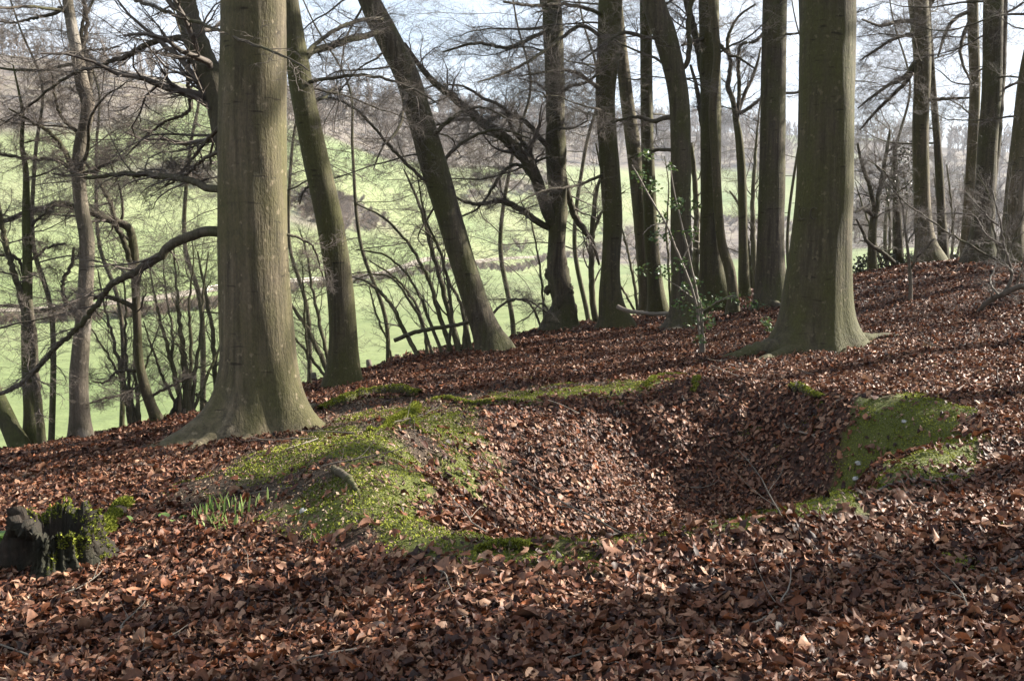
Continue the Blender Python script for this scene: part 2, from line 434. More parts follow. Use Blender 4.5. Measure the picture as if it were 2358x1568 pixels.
def attr_mat(name, cols, rough=.5, spec=.4, trans=0.0, extra=None):
    m, nt, b = mat(name)
    a = node(nt, 'ShaderNodeAttribute', attribute_name='rnd')
    r = ramp(nt, cols); nt.links.new(a.outputs['Fac'], r.inputs['Fac'])
    c = r.outputs['Color']
    co = node(nt, 'ShaderNodeTexCoord').outputs['Object']
    if extra:
        n1 = noise(nt, extra, 3, .6, co); r1 = ramp(nt, [(.3, (.6, .6, .6)), (.7, (1.25, 1.25, 1.25))]); nt.links.new(n1.outputs['Fac'], r1.inputs['Fac'])
        c = mixc(nt, 1.0, c, r1.outputs['Color'], 'MULTIPLY')
    nt.links.new(c, b.inputs['Base Color']); b.inputs['Roughness'].default_value = rough; b.inputs['Specular IOR Level'].default_value = spec
    if trans:
        tr = node(nt, 'ShaderNodeBsdfTranslucent'); nt.links.new(c, tr.inputs['Color'])
        ms = node(nt, 'ShaderNodeMixShader'); ms.inputs[0].default_value = trans
        nt.links.new(b.outputs[0], ms.inputs[1]); nt.links.new(tr.outputs[0], ms.inputs[2]); nt.links.new(ms.outputs[0], nt.nodes['Material Output'].inputs['Surface'])
    return m
M_LEAF = attr_mat('dead_beech_leaf', [(0, (.014, .006, .005)), (.2, (.038, .014, .009)), (.38, (.092, .031, .015)), (.54, (.140, .050, .022)), (.68, (.118, .058, .036)),
                                      (.82, (.190, .095, .058)), (.94, (.29, .175, .112)), (1, (.20, .055, .014))], .56, .22, .14, 40)
M_MOSS = attr_mat('moss', [(0, (.042, .050, .008)), (.5, (.135, .155, .020)), (1, (.245, .255, .042))], .9, .1, .15)
M_HOLLY = attr_mat('holly_leaf', [(0, (.030, .060, .018)), (.5, (.055, .100, .028)), (1, (.13, .17, .05))], .45, .35, .2)
M_GREEN = attr_mat('fresh_leaf', [(0, (.075, .135, .030)), (.6, (.15, .225, .055)), (1, (.27, .32, .13))], .4, .4, .25)
M_DARKL = attr_mat('dark_leaf', [(0, (.018, .026, .012)), (.6, (.035, .042, .02)), (1, (.07, .05, .03))], .45, .4, .1)
M_HUSK = attr_mat('mast_husk', [(0, (.045, .024, .014)), (.5, (.11, .066, .040)), (1, (.30, .23, .16))], .7, .3)

def ground_mat():
    m, nt, b = mat('woodland_soil')
    co = node(nt, 'ShaderNodeTexCoord').outputs['Object']
    n1 = noise(nt, 26, 6, .65, co); n2 = noise(nt, 2.2, 5, .6, co); n3 = noise(nt, 90, 4, .6, co)
    r1 = ramp(nt, [(.32, (.012, .008, .006)), (.48, (.036, .018, .012)), (.62, (.075, .036, .023)), (.74, (.13, .070, .044))]); nt.links.new(n1.outputs['Fac'], r1.inputs['Fac'])
    soil = ramp(nt, [(.3, (.020, .014, .009)), (.7, (.062, .042, .026))]); nt.links.new(n3.outputs['Fac'], soil.inputs['Fac'])
    mo = ramp(nt, [(.3, (.030, .034, .009)), (.5, (.068, .078, .016)), (.75, (.125, .135, .028))]); nt.links.new(n3.outputs['Fac'], mo.inputs['Fac'])
    a = node(nt, 'ShaderNodeAttribute', attribute_name='moss')
    bare = node(nt, 'ShaderNodeAttribute', attribute_name='bare')
    grass = node(nt, 'ShaderNodeAttribute', attribute_name='grass')
    ad = node(nt, 'ShaderNodeMath', operation='ADD'); nt.links.new(a.outputs['Fac'], ad.inputs[0])
    s2 = node(nt, 'ShaderNodeMath', operation='SUBTRACT'); nt.links.new(n2.outputs['Fac'], s2.inputs[0]); s2.inputs[1].default_value = .5; nt.links.new(s2.outputs[0], ad.inputs[1])
    rm = ramp(nt, [(.40, (0, 0, 0)), (.62, (1, 1, 1))]); nt.links.new(ad.outputs[0], rm.inputs['Fac'])
    c = mixc(nt, bare.outputs['Fac'], r1.outputs['Color'], soil.outputs['Color'])
    c = mixc(nt, rm.outputs['Color'], c, mo.outputs['Color'])
    gr = ramp(nt, [(.3, (.05, .075, .02)), (.7, (.10, .135, .04))]); nt.links.new(n3.outputs['Fac'], gr.inputs['Fac'])
    c = mixc(nt, grass.outputs['Fac'], c, gr.outputs['Color'])
    nt.links.new(c, b.inputs['Base Color']); b.inputs['Roughness'].default_value = .85; b.inputs['Specular IOR Level'].default_value = .25
    bump(nt, b, n1.outputs['Fac'], .8, .03)
    return m
M_GROUND = ground_mat()

def field_mat():
    m, nt, b = mat('valley_pasture')
    co = node(nt, 'ShaderNodeTexCoord').outputs['Object']
    n1 = noise(nt, .012, 5, .6, co); n2 = noise(nt, .35, 4, .65, co); n3 = noise(nt, .16, 7, .7, co)
    g = ramp(nt, [(.30, (.094, .128, .050)), (.46, (.134, .164, .070)), (.58, (.162, .184, .086)), (.72, (.198, .206, .112))]); nt.links.new(n1.outputs['Fac'], g.inputs['Fac'])
    t = ramp(nt, [(.3, (.72, .74, .70)), (.7, (1.22, 1.20, 1.18))]); nt.links.new(n2.outputs['Fac'], t.inputs['Fac'])
    c = mixc(nt, .7, g.outputs['Color'], t.outputs['Color'], 'MULTIPLY')
    w = ramp(nt, [(.36, (.050, .040, .034)), (.5, (.115, .094, .078)), (.64, (.15, .130, .092))]); nt.links.new(n3.outputs['Fac'], w.inputs['Fac'])
    a = node(nt, 'ShaderNodeAttribute', attribute_name='wood')
    c = mixc(nt, a.outputs['Fac'], c, w.outputs['Color'])
    nt.links.new(c, b.inputs['Base Color']); b.inputs['Roughness'].default_value = .9; b.inputs['Specular IOR Level'].default_value = .15
    bump(nt, b, n2.outputs['Fac'], .5, .5)
    return m
M_FIELD = field_mat()

def grid(xs, ys, zf):
    X, Y = np.meshgrid(xs, ys); Z = zf(X, Y)
    v = np.stack([X, Y, Z], -1).reshape(-1, 3)
    idx = np.arange(len(v)).reshape(len(ys), len(xs))
    q = np.stack([idx[:-1, :-1], idx[:-1, 1:], idx[1:, 1:], idx[1:, :-1]], -1).reshape(-1, 4)
    return v, q

# ------------------------------------------------------------------ ground of the wood
moss_px = [
    [(480, 1108), (600, 1050), (700, 1015), (780, 985), (880, 1000), (950, 1050), (985, 1110), (995, 1160), (950, 1150), (880, 1108), (790, 1090), (680, 1092), (560, 1112)],
    [(750, 965), (830, 935), (960, 930), (1060, 960), (1150, 990), (1190, 1030), (1120, 1060), (1010, 1040), (940, 1000), (850, 1000)],
    [(1060, 940), (1150, 912), (1300, 896), (1450, 878), (1560, 880), (1540, 893), (1380, 912), (1200, 935)],
    [(1920, 938), (1970, 926), (2050, 934), (2090, 912), (2160, 932), (2200, 965), (2230, 988), (2320, 1003), (2300, 1028), (2235, 1036), (2205, 1070), (2130, 1098), (2080, 1112), (2085, 1080), (2100, 1050), (2080, 1020), (2030, 985), (1960, 965)],
    [(1540, 1250), (1750, 1190), (2000, 1130), (2090, 1100), (2060, 1160), (1850, 1210), (1700, 1255), (1560, 1275)],
    [(985, 1215), (1060, 1238), (1150, 1252), (1300, 1260), (1450, 1268), (1340, 1300), (1150, 1322), (1000, 1305), (930, 1270)],
    [(2150, 1285), (2230, 1250), (2270, 1275), (2230, 1310)],
    [(630, 1175), (700, 1140), (800, 1120), (900, 1150), (985, 1195), (1040, 1240), (1130, 1266), (1070, 1295), (900, 1278), (760, 1245), (660, 1205)],
    [(1250, 1268), (1560, 1255), (1540, 1275), (1300, 1290)],
]
MOSS = [[tuple(march(a, b, zmound)[:2]) for a, b in pl] for pl in moss_px]
def mossiness(x, y):
    m = np.zeros(np.shape(x))
    for k, pl in enumerate(MOSS): m = np.maximum(m, (.62 if k == 1 else 1.0) * smooth(-.28, .24, sdpoly(x, y, pl) + (fbm(x * 2.6, y * 2.6, 61) - .47) * .7 + (fbm(x * 7, y * 7, 63) - .47) * .25))
    return m
bare_px = [[(330, 1170), (420, 1110), (620, 1010), (760, 930), (1000, 905), (1400, 880), (1560, 885), (1300, 905), (1150, 950), (1090, 1000), (1040, 1040), (985, 1100), (960, 1150), (990, 1220), (1150, 1255), (1320, 1268), (1180, 1310), (1000, 1310), (850, 1290), (700, 1250), (600, 1215), (470, 1200)]]
BARE = [[tuple(march(a, b, zmound)[:2]) for a, b in pl] for pl in bare_px]
def bareness(x, y): return smooth(-.2, .2, sdpoly(x, y, BARE[0]))

xs = np.concatenate([np.linspace(-45, -8.2, 26), np.arange(-8, 13.01, .075), np.linspace(13.3, 70, 40)])
ys = np.concatenate([np.linspace(-40, 1.2, 22), np.arange(1.4, 27.5, .075), np.linspace(28, 52, 26)])
v, q = grid(xs, ys, zg)
near = (v[:, 0] > -6) & (v[:, 0] < 8) & (v[:, 1] > 3) & (v[:, 1] < 16)
mo = np.zeros(len(v)); ba = np.zeros(len(v))
mo[near] = mossiness(v[near, 0], v[near, 1]); ba[near] = bareness(v[near, 0], v[near, 1])
dcr = v[:, 1] - ycrest(v[:, 0])
gr = smooth(.2, 1.5, dcr + (fbm(v[:, 0] * .8, v[:, 1] * .8, 77) - .47) * 1.5)
o = obj('woodland_ground', v, [q], M_GROUND, attrs={'moss': mo, 'bare': ba, 'grass': gr}); props(o, kind='structure')

# ------------------------------------------------------------------ valley, hills and track
zone_px = {
    'W1': [(-300, 310), (100, 320), (280, 305), (380, 260), (430, 205), (300, 150), (150, 110), (-300, 60)],
    'W2': [(660, 296), (760, 315), (900, 372), (1100, 392), (1250, 398), (1270, 290), (1100, 262), (800, 230), (660, 236)],
    'W3': [(655, 450), (740, 425), (830, 470), (900, 520), (800, 545), (655, 500)],
    'W4': [(1180, 365), (1500, 385), (1850, 400), (1850, 330), (1500, 300), (1200, 290)],
    'W5': [(1900, 572), (2500, 572), (2500, 340), (2300, 350), (1960, 322)],
    'W6': [(1330, 586), (1850, 580), (1850, 505), (1600, 500), (1350, 545)],
    'W7': [(330, 400), (500, 430), (500, 395), (400, 375)],
    'W8': [(1050, 470), (1260, 450), (1260, 400), (1100, 405)],
}
ZONE = {k: [tuple(GF(a, b)[:2]) for a, b in pl] for k, pl in zone_px.items()}
xs = np.concatenate([np.linspace(-1500, -420, 40), np.linspace(-400, 500, 300), np.linspace(520, 1600, 40)])
ys = np.concatenate([np.linspace(-500, 10, 24), np.linspace(14, 300, 140), np.linspace(304, 900, 180), np.linspace(920, 2200, 40)])
v, q = grid(xs, ys, zfar)
wd = np.zeros(len(v))
nzz = (fbm(v[:, 0] * .03, v[:, 1] * .03, 5) - .47) * 30
for k, pl in ZONE.items():
    wd = np.maximum(wd, smooth(-9, 9, sdpoly(v[:, 0], v[:, 1], pl) + nzz))
o = obj('valley_and_hills', v, [q], M_FIELD, attrs={'wood': wd}); props(o, kind='structure')

def road_strip(pxs, halfw, lift):
    ctr = np.array([GF(a, b) for a, b in pxs]); c = spline(ctr, 80)
    T = norm(np.gradient(c[:, :2], axis=0)); Nn = np.stack([-T[:, 1], T[:, 0]], -1)
    cols = []
    for s in (-1, -.5, 0, .5, 1):
        xy = c[:, :2] + Nn * halfw * s; cols.append(np.c_[xy, zfar(xy[:, 0], xy[:, 1]) + lift])
    v = np.stack(cols, 1).reshape(-1, 3); idx = np.arange(len(v)).reshape(80, 5)
    q = np.stack([idx[:-1, :-1], idx[:-1, 1:], idx[1:, 1:], idx[1:, :-1]], -1).reshape(-1, 4)
    return v, q, c
M_TRACK = plain('chalk_track', (.15, .125, .095), (.26, .23, .185), .9, .12)
v, q, TRK = road_strip([(-250, 725), (0, 718), (200, 705), (400, 682), (700, 648), (900, 626), (1100, 603), (1400, 586)], 1.2, .12)
o = obj('farm_track', v, [q], M_TRACK); props(o, kind='structure')

# ------------------------------------------------------------------ far woods, hedges and scrub
def far_tree_proto(seed, h=11.0, bushy=False):
    g = np.random.default_rng(seed); m = Mesh()
    tr = np.array([[0, 0, -.5], [.1, 0, h * .35], [.0, .15, h * .7], [.1, .1, h]])
    if bushy:
        base = np.zeros((9, 5, 3)); a = g.random(9) * 6.28; t = np.linspace(0, 1, 5)
        for i in range(9):
            base[i] = np.stack([np.cos(a[i]) * h * .45 * t, np.sin(a[i]) * h * .45 * t, h * (t * (1 - .25 * t)) - .2], -1)
        rad = np.full((9, 5), .05)
        v, q = tubes(base, rad, 3); m.add(v, q)
        A, ra = grow(base, rad, 9, .45, .7, 3, g, wig=.2, up=.12, rr=.8, rmin=.035, flat=1.5)
        v, q = tubes(A, ra, 3); m.add(v, q)
        B, rb = grow(A, ra, 4, .55, .7, 2, g, wig=.2, up=.1, rr=.9, rmin=.028, flat=1.5)
        v, q = tubes(B, rb, 3); m.add(v, q)
        return m
    t5 = spline(tr, 8)[None]; r5 = np.linspace(.22, .06, 8)[None]
    v, q = tubes(t5, r5, 5); m.add(v, q)
    A, ra = grow(t5, r5, 16, .42, .75, 5, g, wig=.16, up=.14, rr=.6, rmin=.11, flat=2.0, tmin=.22)
    v, q = tubes(A, ra, 3); m.add(v, q)
    B, rb = grow(A, ra, 7, .45, .7, 3, g, wig=.2, up=.1, rr=.7, rmin=.085, flat=1.2)
    v, q = tubes(B, rb, 3); m.add(v, q)
    D, rd = grow(B, rb, 3, .6, .6, 2, g, wig=.2, up=.08, rr=.8, rmin=.06, flat=1.4)
    v, q = tubes(D, rd, 3); m.add(v, q)
    return m
protos = []
for s in range(4):
    m = far_tree_proto(100 + s); protos.append((np.concatenate(m.v), np.concatenate(m.f[4])))
bush = []
for s in range(3):
    m = far_tree_proto(200 + s, 3.0, True); bush.append((np.concatenate(m.v), np.concatenate(m.f[4])))

def scatter_far(name, pts, hs, pr, m_, label, cat, kind='stuff', group=None):
    g = np.random.default_rng(len(pts) + 3); m = Mesh()
    for (x, y, z), h in zip(pts, hs):
        pv, pq = pr[g.integers(len(pr))]
        a = g.random() * 6.28; c, s = math.cos(a), math.sin(a)
        w = pv * h * np.array([g.uniform(.9, 1.25)] * 2 + [1])
        m.add(np.stack([w[:, 0] * c - w[:, 1] * s + x, w[:, 0] * s + w[:, 1] * c + y, w[:, 2] + z], -1), pq)
    o = m.build(name, m_, loc=tuple(pts[0])); return props(o, label, cat, group, kind)

def pts_in(poly, n, seed):
    g = np.random.default_rng(seed); p = np.array(poly); lo, hi = p.min(0), p.max(0); out = np.zeros((0, 2))
    for _ in range(60):
        c = lo + (hi - lo) * g.random((n * 3, 2)); c = c[inpoly(c[:, 0], c[:, 1], poly)]
        out = np.r_[out, c]
        if len(out) >= n: break
    out = out[:n]
    return np.c_[out, zfar(out[:, 0], out[:, 1])]
g_ = np.random.default_rng(3)
p = pts_in(ZONE['W1'], 450, 1); scatter_far('hillside_wood', p, g_.uniform(.55, 1.0, len(p)), protos, M_FARW, 'bare brown scrubby wood on the hillside at the upper left', 'wood')
p = pts_in(ZONE['W2'], 380, 2); scatter_far('ridge_wood', p, g_.uniform(.8, 1.3, len(p)), protos, M_FARW, 'hazy purple brown wood along the ridge above the sloping field', 'wood')
p = pts_in(ZONE['W3'], 120, 3); scatter_far('field_scrub', p, g_.uniform(.5, 1.2, len(p)), bush, M_FARW, 'dark bare scrub on the slope seen between the trunks left of centre', 'scrub')
p = pts_in(ZONE['W4'], 420, 4); scatter_far('distant_wood', p, g_.uniform(.9, 1.5, len(p)), protos, M_FARW, 'pale far wood on the skyline behind the middle trunks', 'wood')
p = pts_in(ZONE['W5'], 420, 5); scatter_far('valley_wood', p, g_.uniform(.9, 1.5, len(p)), protos, M_FARW, 'grey brown wood beyond the bright meadow at the right', 'wood')
p = pts_in(ZONE['W6'], 90, 6); scatter_far('hedgerow_scrub', p, g_.uniform(.7, 1.5, len(p)), bush, M_FARW, 'bare scrub along the far meadow edge behind the middle trunks', 'scrub')
p = pts_in(ZONE['W7'], 18, 7); scatter_far('slope_scrub', p, g_.uniform(.6, 1.3, len(p)), bush, M_FARG, 'patch of brushwood on the steep green field at the left', 'scrub')
p = pts_in(ZONE['W8'], 40, 8); scatter_far('slope_thicket', p, g_.uniform(.8, 1.5, len(p)), bush, M_FARW, 'brown thicket on the far slope behind the burred tree', 'scrub')
def hedge(pxs, n, label, seed, hmul=.5):
    c = spline(np.array([GF(a, b) for a, b in pxs]), n); g = np.random.default_rng(seed)
    c[:, :2] += g.normal(0, .7, (n, 2)); c[:, 2] = zfar(c[:, 0], c[:, 1])
    scatter_far('hedge', c, g.uniform(.7, 1.3, n) * hmul, bush, M_FARW, label, 'hedge', kind=None)
hedge([(-200, 752), (60, 745), (180, 738)], 34, 'low brown field hedge below the pale track at the far left', 1)
hedge([(230, 738), (330, 728), (500, 708)], 40, 'straggly bare hedge in front of the track left of the great beech', 2, .6)
hedge([(660, 672), (800, 655), (1000, 628), (1250, 600)], 70, 'long brown hedge crossing the valley behind the leaning tree', 3, .7)
hedge([(1250, 600), (1450, 590), (1800, 580)], 50, 'faint far hedge below the scrub behind the middle trunks', 4, .8)
# field trees one can tell apart
for k, (px, py, h, lab) in enumerate([(350, 185, 1.0, 'bare tree standing on the skyline of the left hill'), (385, 195, .8, 'smaller bare tree on the left hill skyline beside the forked stem'),
                                      (435, 205, .75, 'little bare tree on the shoulder of the left hill, nearest the great beech'),
                                      (1165, 575, .45, 'round dark bush alone in the bright field left of the burred tree'), (1200, 570, .55, 'larger dark bush in the bright field touching the burred tree'),
                                      (460, 425, .6, 'bushy bare tree on the steep field just left of the great beech')]):
    p = GF(px, py + 8); pr = protos if k < 3 else bush
    pv, pq = pr[k % len(pr)]; s = h if k < 3 else h * 3.2
    o = obj('field_tree', pv * s + p, [pq], M_FARW, loc=tuple(p)); props(o, lab, 'tree' if k < 3 or k == 5 else 'bush')
# white rail fence by the track
t = thing('rail_fence', 'low pale rail fence beside the farm track beyond the left trees', 'fence', TRK[16])
i0, i1 = 14, 34
xy = TRK[i0:i1, :2] + np.array([.8, -2.4]); fz = zfar(xy[:, 0], xy[:, 1])
for dz in (.55, 1.05):
    pl = np.c_[xy, fz + dz][None]; v, q = tubes(pl, np.full((1, i1 - i0), .06), 4); obj('rail', v, [q], M_WHITE, t)
for i in range(0, i1 - i0, 2):
    pl = np.array([[[xy[i, 0], xy[i, 1], fz[i] - .3], [xy[i, 0], xy[i, 1], fz[i] + 1.2]]]); v, q = tubes(pl, np.full((1, 2), .08), 4); obj('post', v, [q], M_WHITE, t)

# ------------------------------------------------------------------ trees
def trunk_mesh(pts, rad, sides, base_s, lobes, seed, knob=0.0):
    g = np.random.default_rng(seed)
    n = len(pts)
    T = norm(np.gradient(pts, axis=0)); X = np.array([1., 0, 0])
    A = norm(X - (T @ X)[:, None] * T); B = np.cross(T, A)
    s = np.r_[0, np.cumsum(np.linalg.norm(np.diff(pts, axis=0), axis=1))] - base_s
    th = np.arange(sides) * 2 * math.pi / sides
    TH, SS = np.meshgrid(th, s)
    r = np.repeat(rad[:, None], sides, 1)
    off = seed * 7.3
    nn = vnoise(np.cos(TH) * 1.6 + off, np.sin(TH) * 1.6 + SS * .9, seed) + .5 * vnoise(np.cos(TH) * 3 + off, np.sin(TH) * 3 + SS * 2.5, seed + 1) - .75
    r = r * (1 + .07 * nn * (1 + 1.6 * np.exp(-np.clip(SS, 0, None) / .3)))
    if knob:
        nk = vnoise(np.cos(TH) * 2.2 + off, np.sin(TH) * 2.2 + SS * 3.5, seed + 5)
        r = r * (1 + knob * np.clip(nk - .55, 0, 1))
    for (deg, amp, hs, sharp) in lobes:
        da = np.cos(TH - R(deg)); lobe = np.clip(da, 0, 1) ** sharp
        r = r + amp * lobe * np.exp(-np.clip(SS, -hs * .7, None) / hs)
    v = pts[:, None, :] + r[:, :, None] * (np.cos(th)[None, :, None] * A[:, None] + np.sin(th)[None, :, None] * B[:, None])
    idx = np.arange(n * sides).reshape(n, sides); a = idx[:-1]; b = idx[1:]
    q = np.stack([a, np.roll(a, -1, 1), np.roll(b, -1, 1), b], -1).reshape(-1, 4)
    return v.reshape(-1, 3), q

def trunk_path(rows, Y, H, lean_fix=True, step=.14):
    """rows top->bottom in the picture; returned base->top, carried on above the frame to height H"""
    a = np.array(sorted(rows, key=lambda t: -t[1]), float)
    w = P(a[:, 0], a[:, 1], Y); r = a[:, 2] * Y / FPX / 2
    base = w[0].copy(); down = np.r_[base - np.array([0, 0, .45]), r[0]]
    rows3 = [down] + [np.r_[w[i], r[i]] for i in range(len(w))]
    top = w[-1]; d = norm(w[-1] - w[-2]); r0 = r[-1]
    if H and top[2] < H:
        rem = H - top[2]
        for k in range(1, 6):
            d = norm(d * .8 + np.array([0, 0, .2])); top = top + d * rem / 5; rows3.append(np.r_[top, r0 * (1 - .15 * k)])
    rows3 = np.array(rows3); L = np.linalg.norm(np.diff(rows3[:, :3], axis=0), axis=1).sum()
    o = spline(rows3, max(12, int(L / step)))
    return o[:, :3], np.clip(o[:, 3], .004, None), base

def tree(name, label, cat, Y, rows, group=None, H=17, lobes=(), limbs=(), rand=None, m=M_BARK, sides=22, seed=1, crown=True, roots=(), wroots=(), knob=0, dense=1.0, mtw=M_TWIG, mlimb=None, fine=.0017, step=.14, extra=None):
    g = np.random.default_rng(seed * 31 + 7)
    pts, rad, base = trunk_path(rows, Y, H, step=step)
    loc = (base[0], base[1], base[2])
    t = thing(name, label, cat, loc, group)
    v, q = trunk_mesh(pts, rad, sides, .45, lobes, seed, knob); obj('trunk', v, [q], m, t)
    tw = Twigs(); mlimb = mlimb or M_LIMB
    for li, lb in enumerate(limbs):
        rws, Y1 = lb[0], lb[1]; kA = lb[2] if len(lb) > 2 else 10; kw = lb[3] if len(lb) > 3 else {}
        Ys = kw.pop('Y0', Y)
        pl, rd = px_path(rws, Ys, Y1, max(14, len(rws) * 7), wob=.012, seed=seed * 10 + li)
        v, q = tubes(pl[None], rd[None], 9); obj('branch', v, [q], mlimb, t)
        if kA: tw.spray(pl[None], rd[None], g, int(kA * 1.3), fine=fine, **kw)
    if rand:
        n, h0, h1, ln, azc, azs, el = rand[:7]; up = rand[7] if len(rand) > 7 else .0
        zz = pts[:, 2] - base[2]
        for k in range(n):
            h = h0 + (h1 - h0) * (k + g.random()) / n
            i = int(np.argmin(np.abs(zz - h)))
            az = R(azc + g.uniform(-azs, azs)); e = R(el + g.uniform(-14, 14)); L = ln * g.uniform(.65, 1.25)
            d = np.array([math.cos(az) * math.cos(e), math.sin(az) * math.cos(e), math.sin(e)])
            npt = 16; p_ = pts[i].copy(); pl = [p_]
            for j in range(npt - 1):
                d = norm(d + g.normal(0, .11, 3) + np.array([0, 0, up])); p_ = p_ + d * L / (npt - 1); pl.append(p_)
            pl = np.array(pl); r0 = min(rad[i] * .30, .022) * L / ln
            rd = np.clip(np.linspace(r0, .004, npt), .004, None)
            v, q = tubes(pl[None], rd[None], 6); obj('branch', v, [q], mlimb, t)
            tw.spray(pl[None], rd[None], g, max(8, int(L / .18)), fine=fine)
    if crown and H:
        zz = pts[:, 2] - base[2]; n = int(9 * dense)
        lo = max(5.5, zz.max() * .4)
        pls = []
        for k in range(n):
            h = lo + (zz.max() - lo) * (k + .5) / n; i = int(np.argmin(np.abs(zz - h)))
            az = g.random() * 6.28; e = R(g.uniform(15, 50)); L = g.uniform(2.5, 5.0); d = np.array([math.cos(az) * math.cos(e), math.sin(az) * math.cos(e), math.sin(e)])
            p_ = pts[i].copy(); pl = [p_]
            for j in range(9):
                d = norm(d + g.normal(0, .12, 3) + np.array([0, 0, .03])); p_ = p_ + d * L / 9; pl.append(p_)
            pls.append(pl)
        pls = np.array(pls); rds = np.repeat(np.linspace(.07, .015, 10)[None], n, 0)
        tw.put(pls, rds, 5)
        A, ra = grow(pls, rds, 9, .5, .75, 5, g, wig=.2, up=.05, rr=.4, rmin=.007); tw.put(A, ra, 3)
        B, rb = grow(A, ra, 7, .5, .75, 3, g, wig=.2, up=.05, rr=.5, rmin=.004); tw.put(B, rb, 3)
    if tw.n: tw.build('crown', mtw, t)
    for (ex, ey, r0, bend) in wroots:
        e = G(ex, ey); tt = np.linspace(0, 1, 22); dxy = e[:2] - base[:2]; pp = np.array([-dxy[1], dxy[0]]); pp = pp / np.linalg.norm(pp)
        xy = base[:2] + dxy * tt[:, None] + pp * (bend * np.sin(tt * math.pi * 1.5))[:, None]; rr_ = r0 * (1 - tt) ** .7 * (1 + .10 * g.normal(size=22)) + .012
        zz_ = zg(xy[:, 0], xy[:, 1]) + rr_ * .15 + r0 * 1.0 * np.exp(-tt * 6); v, q = tubes(np.c_[xy, zz_][None], rr_[None], 12); obj('root', v, [q], m, t)
    for ri, (rws, mm) in enumerate(roots):
        a = np.array([np.r_[G(px, py), w] for px, py, w in rws]); a[:, 3] = a[:, 3] * a[:, 1] / FPX / 2
        o_ = spline(a, 20); o_[:, 2] = zg(o_[:, 0], o_[:, 1]) - o_[:, 3] * .15
        v, q = tubes(o_[None, :, :3], np.clip(o_[None, :, 3], .004, None), 10); obj('root', v, [q], mm, t)
    if extra: extra(t, pts, rad, base)
    return t, pts, rad, base

# --- the great beech on the left
tree('beech_tree', 'great thick beech with straight fluted trunk and flared roots, left of the hollow', 'tree', 9.6,
     [(584, -60, 140), (584, 60, 142), (580, 300, 150), (581, 500, 153), (584, 620, 156), (588, 720, 160), (592, 820, 166), (594, 920, 174), (594, 985, 178)], H=20, sides=72, seed=2, step=.07,
     lobes=[(210, .24, .16, 10), (226, .12, .40, 6), (-14, .36, .20, 7), (-30, .10, .6, 3), (-75, .12, .22, 8), (-110, .17, .20, 8), (-140, .10, .25, 8), (60, .3, .25, 5), (130, .3, .25, 5), (-122, -.09, .36, 40), (-62, -.06, .3, 40), (-92, -.04, .25, 50), (-35, -.06, .25, 40)],
     limbs=[([(545, 420, 62), (520, 300, 62), (500, 215, 60), (465, 130, 56), (437, 50, 50), (418, -40, 46), (400, -140, 40)], 10.6, 14, dict(Y0=9.9, lenA=.55)),
            ([(515, 535, 26), (470, 534, 24), (430, 548, 23), (395, 562, 22), (370, 590, 21), (340, 608, 20), (300, 634, 17), (262, 650, 15), (240, 675, 14), (215, 712, 13), (185, 748, 13), (130, 800, 12), (90, 845, 12), (45, 885, 11), (0, 906, 10), (-60, 915, 8)], 10.0, 16, dict(lenA=.22)),
            ([(515, 436, 18), (480, 434, 18), (450, 420, 17), (400, 411, 16), (330, 402, 14), (270, 402, 11), (200, 408, 8), (120, 400, 5)], 10.6, 18, dict(lenA=.3, kB=8)),
            ([(470, 145, 16), (430, 94, 15), (390, 90, 14), (340, 102, 13), (290, 130, 12), (230, 150, 9), (150, 180, 7), (60, 250, 5), (0, 290, 3)], 11.2, 16, dict(Y0=10.4, lenA=.3, kB=8)),
            ([(435, 135, 9), (433, 190, 10), (438, 230, 9), (430, 262, 8), (380, 280, 6), (330, 320, 5), (290, 360, 3)], 10.9, 9, dict(Y0=10.5, lenA=.4)),
            ([(508, 290, 11), (480, 320, 9), (440, 370, 7), (410, 410, 4)], 10.6, 8, dict(lenA=.4)),
            ([(508, 350, 10), (470, 365, 8), (430, 400, 6), (380, 430, 4)], 10.2, 8, dict(lenA=.5)),
            ([(660, 540, 7), (690, 548, 6), (720, 570, 5), (745, 640, 3)], 9.9, 6, dict(lenA=.5))],
     wroots=[(744, 936, .15, -.03), (416, 1044, .15, -.05), (545, 1030, .08, .02)])
# --- second trunk, between the great beech and the leaning tree
tree('beech_tree', 'slim olive-green beech curving up just right of the great beech', 'tree', 14.0,
     [(650, -120, 42), (658, -40, 44), (672, 60, 47), (697, 220, 54), (730, 380, 58), (757, 500, 61), (780, 640, 62), (790, 760, 63), (793, 850, 68), (793, 885, 74)], m=M_BARKG, seed=3,
     lobes=[(200, .10, .3, 3), (-15, .10, .22, 4), (-90, .08, .25, 4)],
     limbs=[([(700, 140, 14), (720, 118, 16), (760, 108, 16), (800, 92, 15), (840, 84, 14), (880, 72, 14)], 15.2, 8, dict(lenA=.4)),
            ([(705, 125, 10), (735, 95, 9), (790, 60, 9), (840, 46, 9), (880, 44, 10)], 15.4, 8, dict(lenA=.4)),
            ([(735, 390, 8), (720, 420, 6), (700, 440, 5), (690, 470, 3)], 14.6, 6, dict(lenA=.5)),
            ([(690, 195, 9), (760, 180, 8), (850, 175, 7), (940, 200, 5), (1010, 240, 3)], 13.0, 13, dict(lenA=.4))],
     rand=(5, 2.6, 5.6, 2.6, 120, 80, 5, -.02))
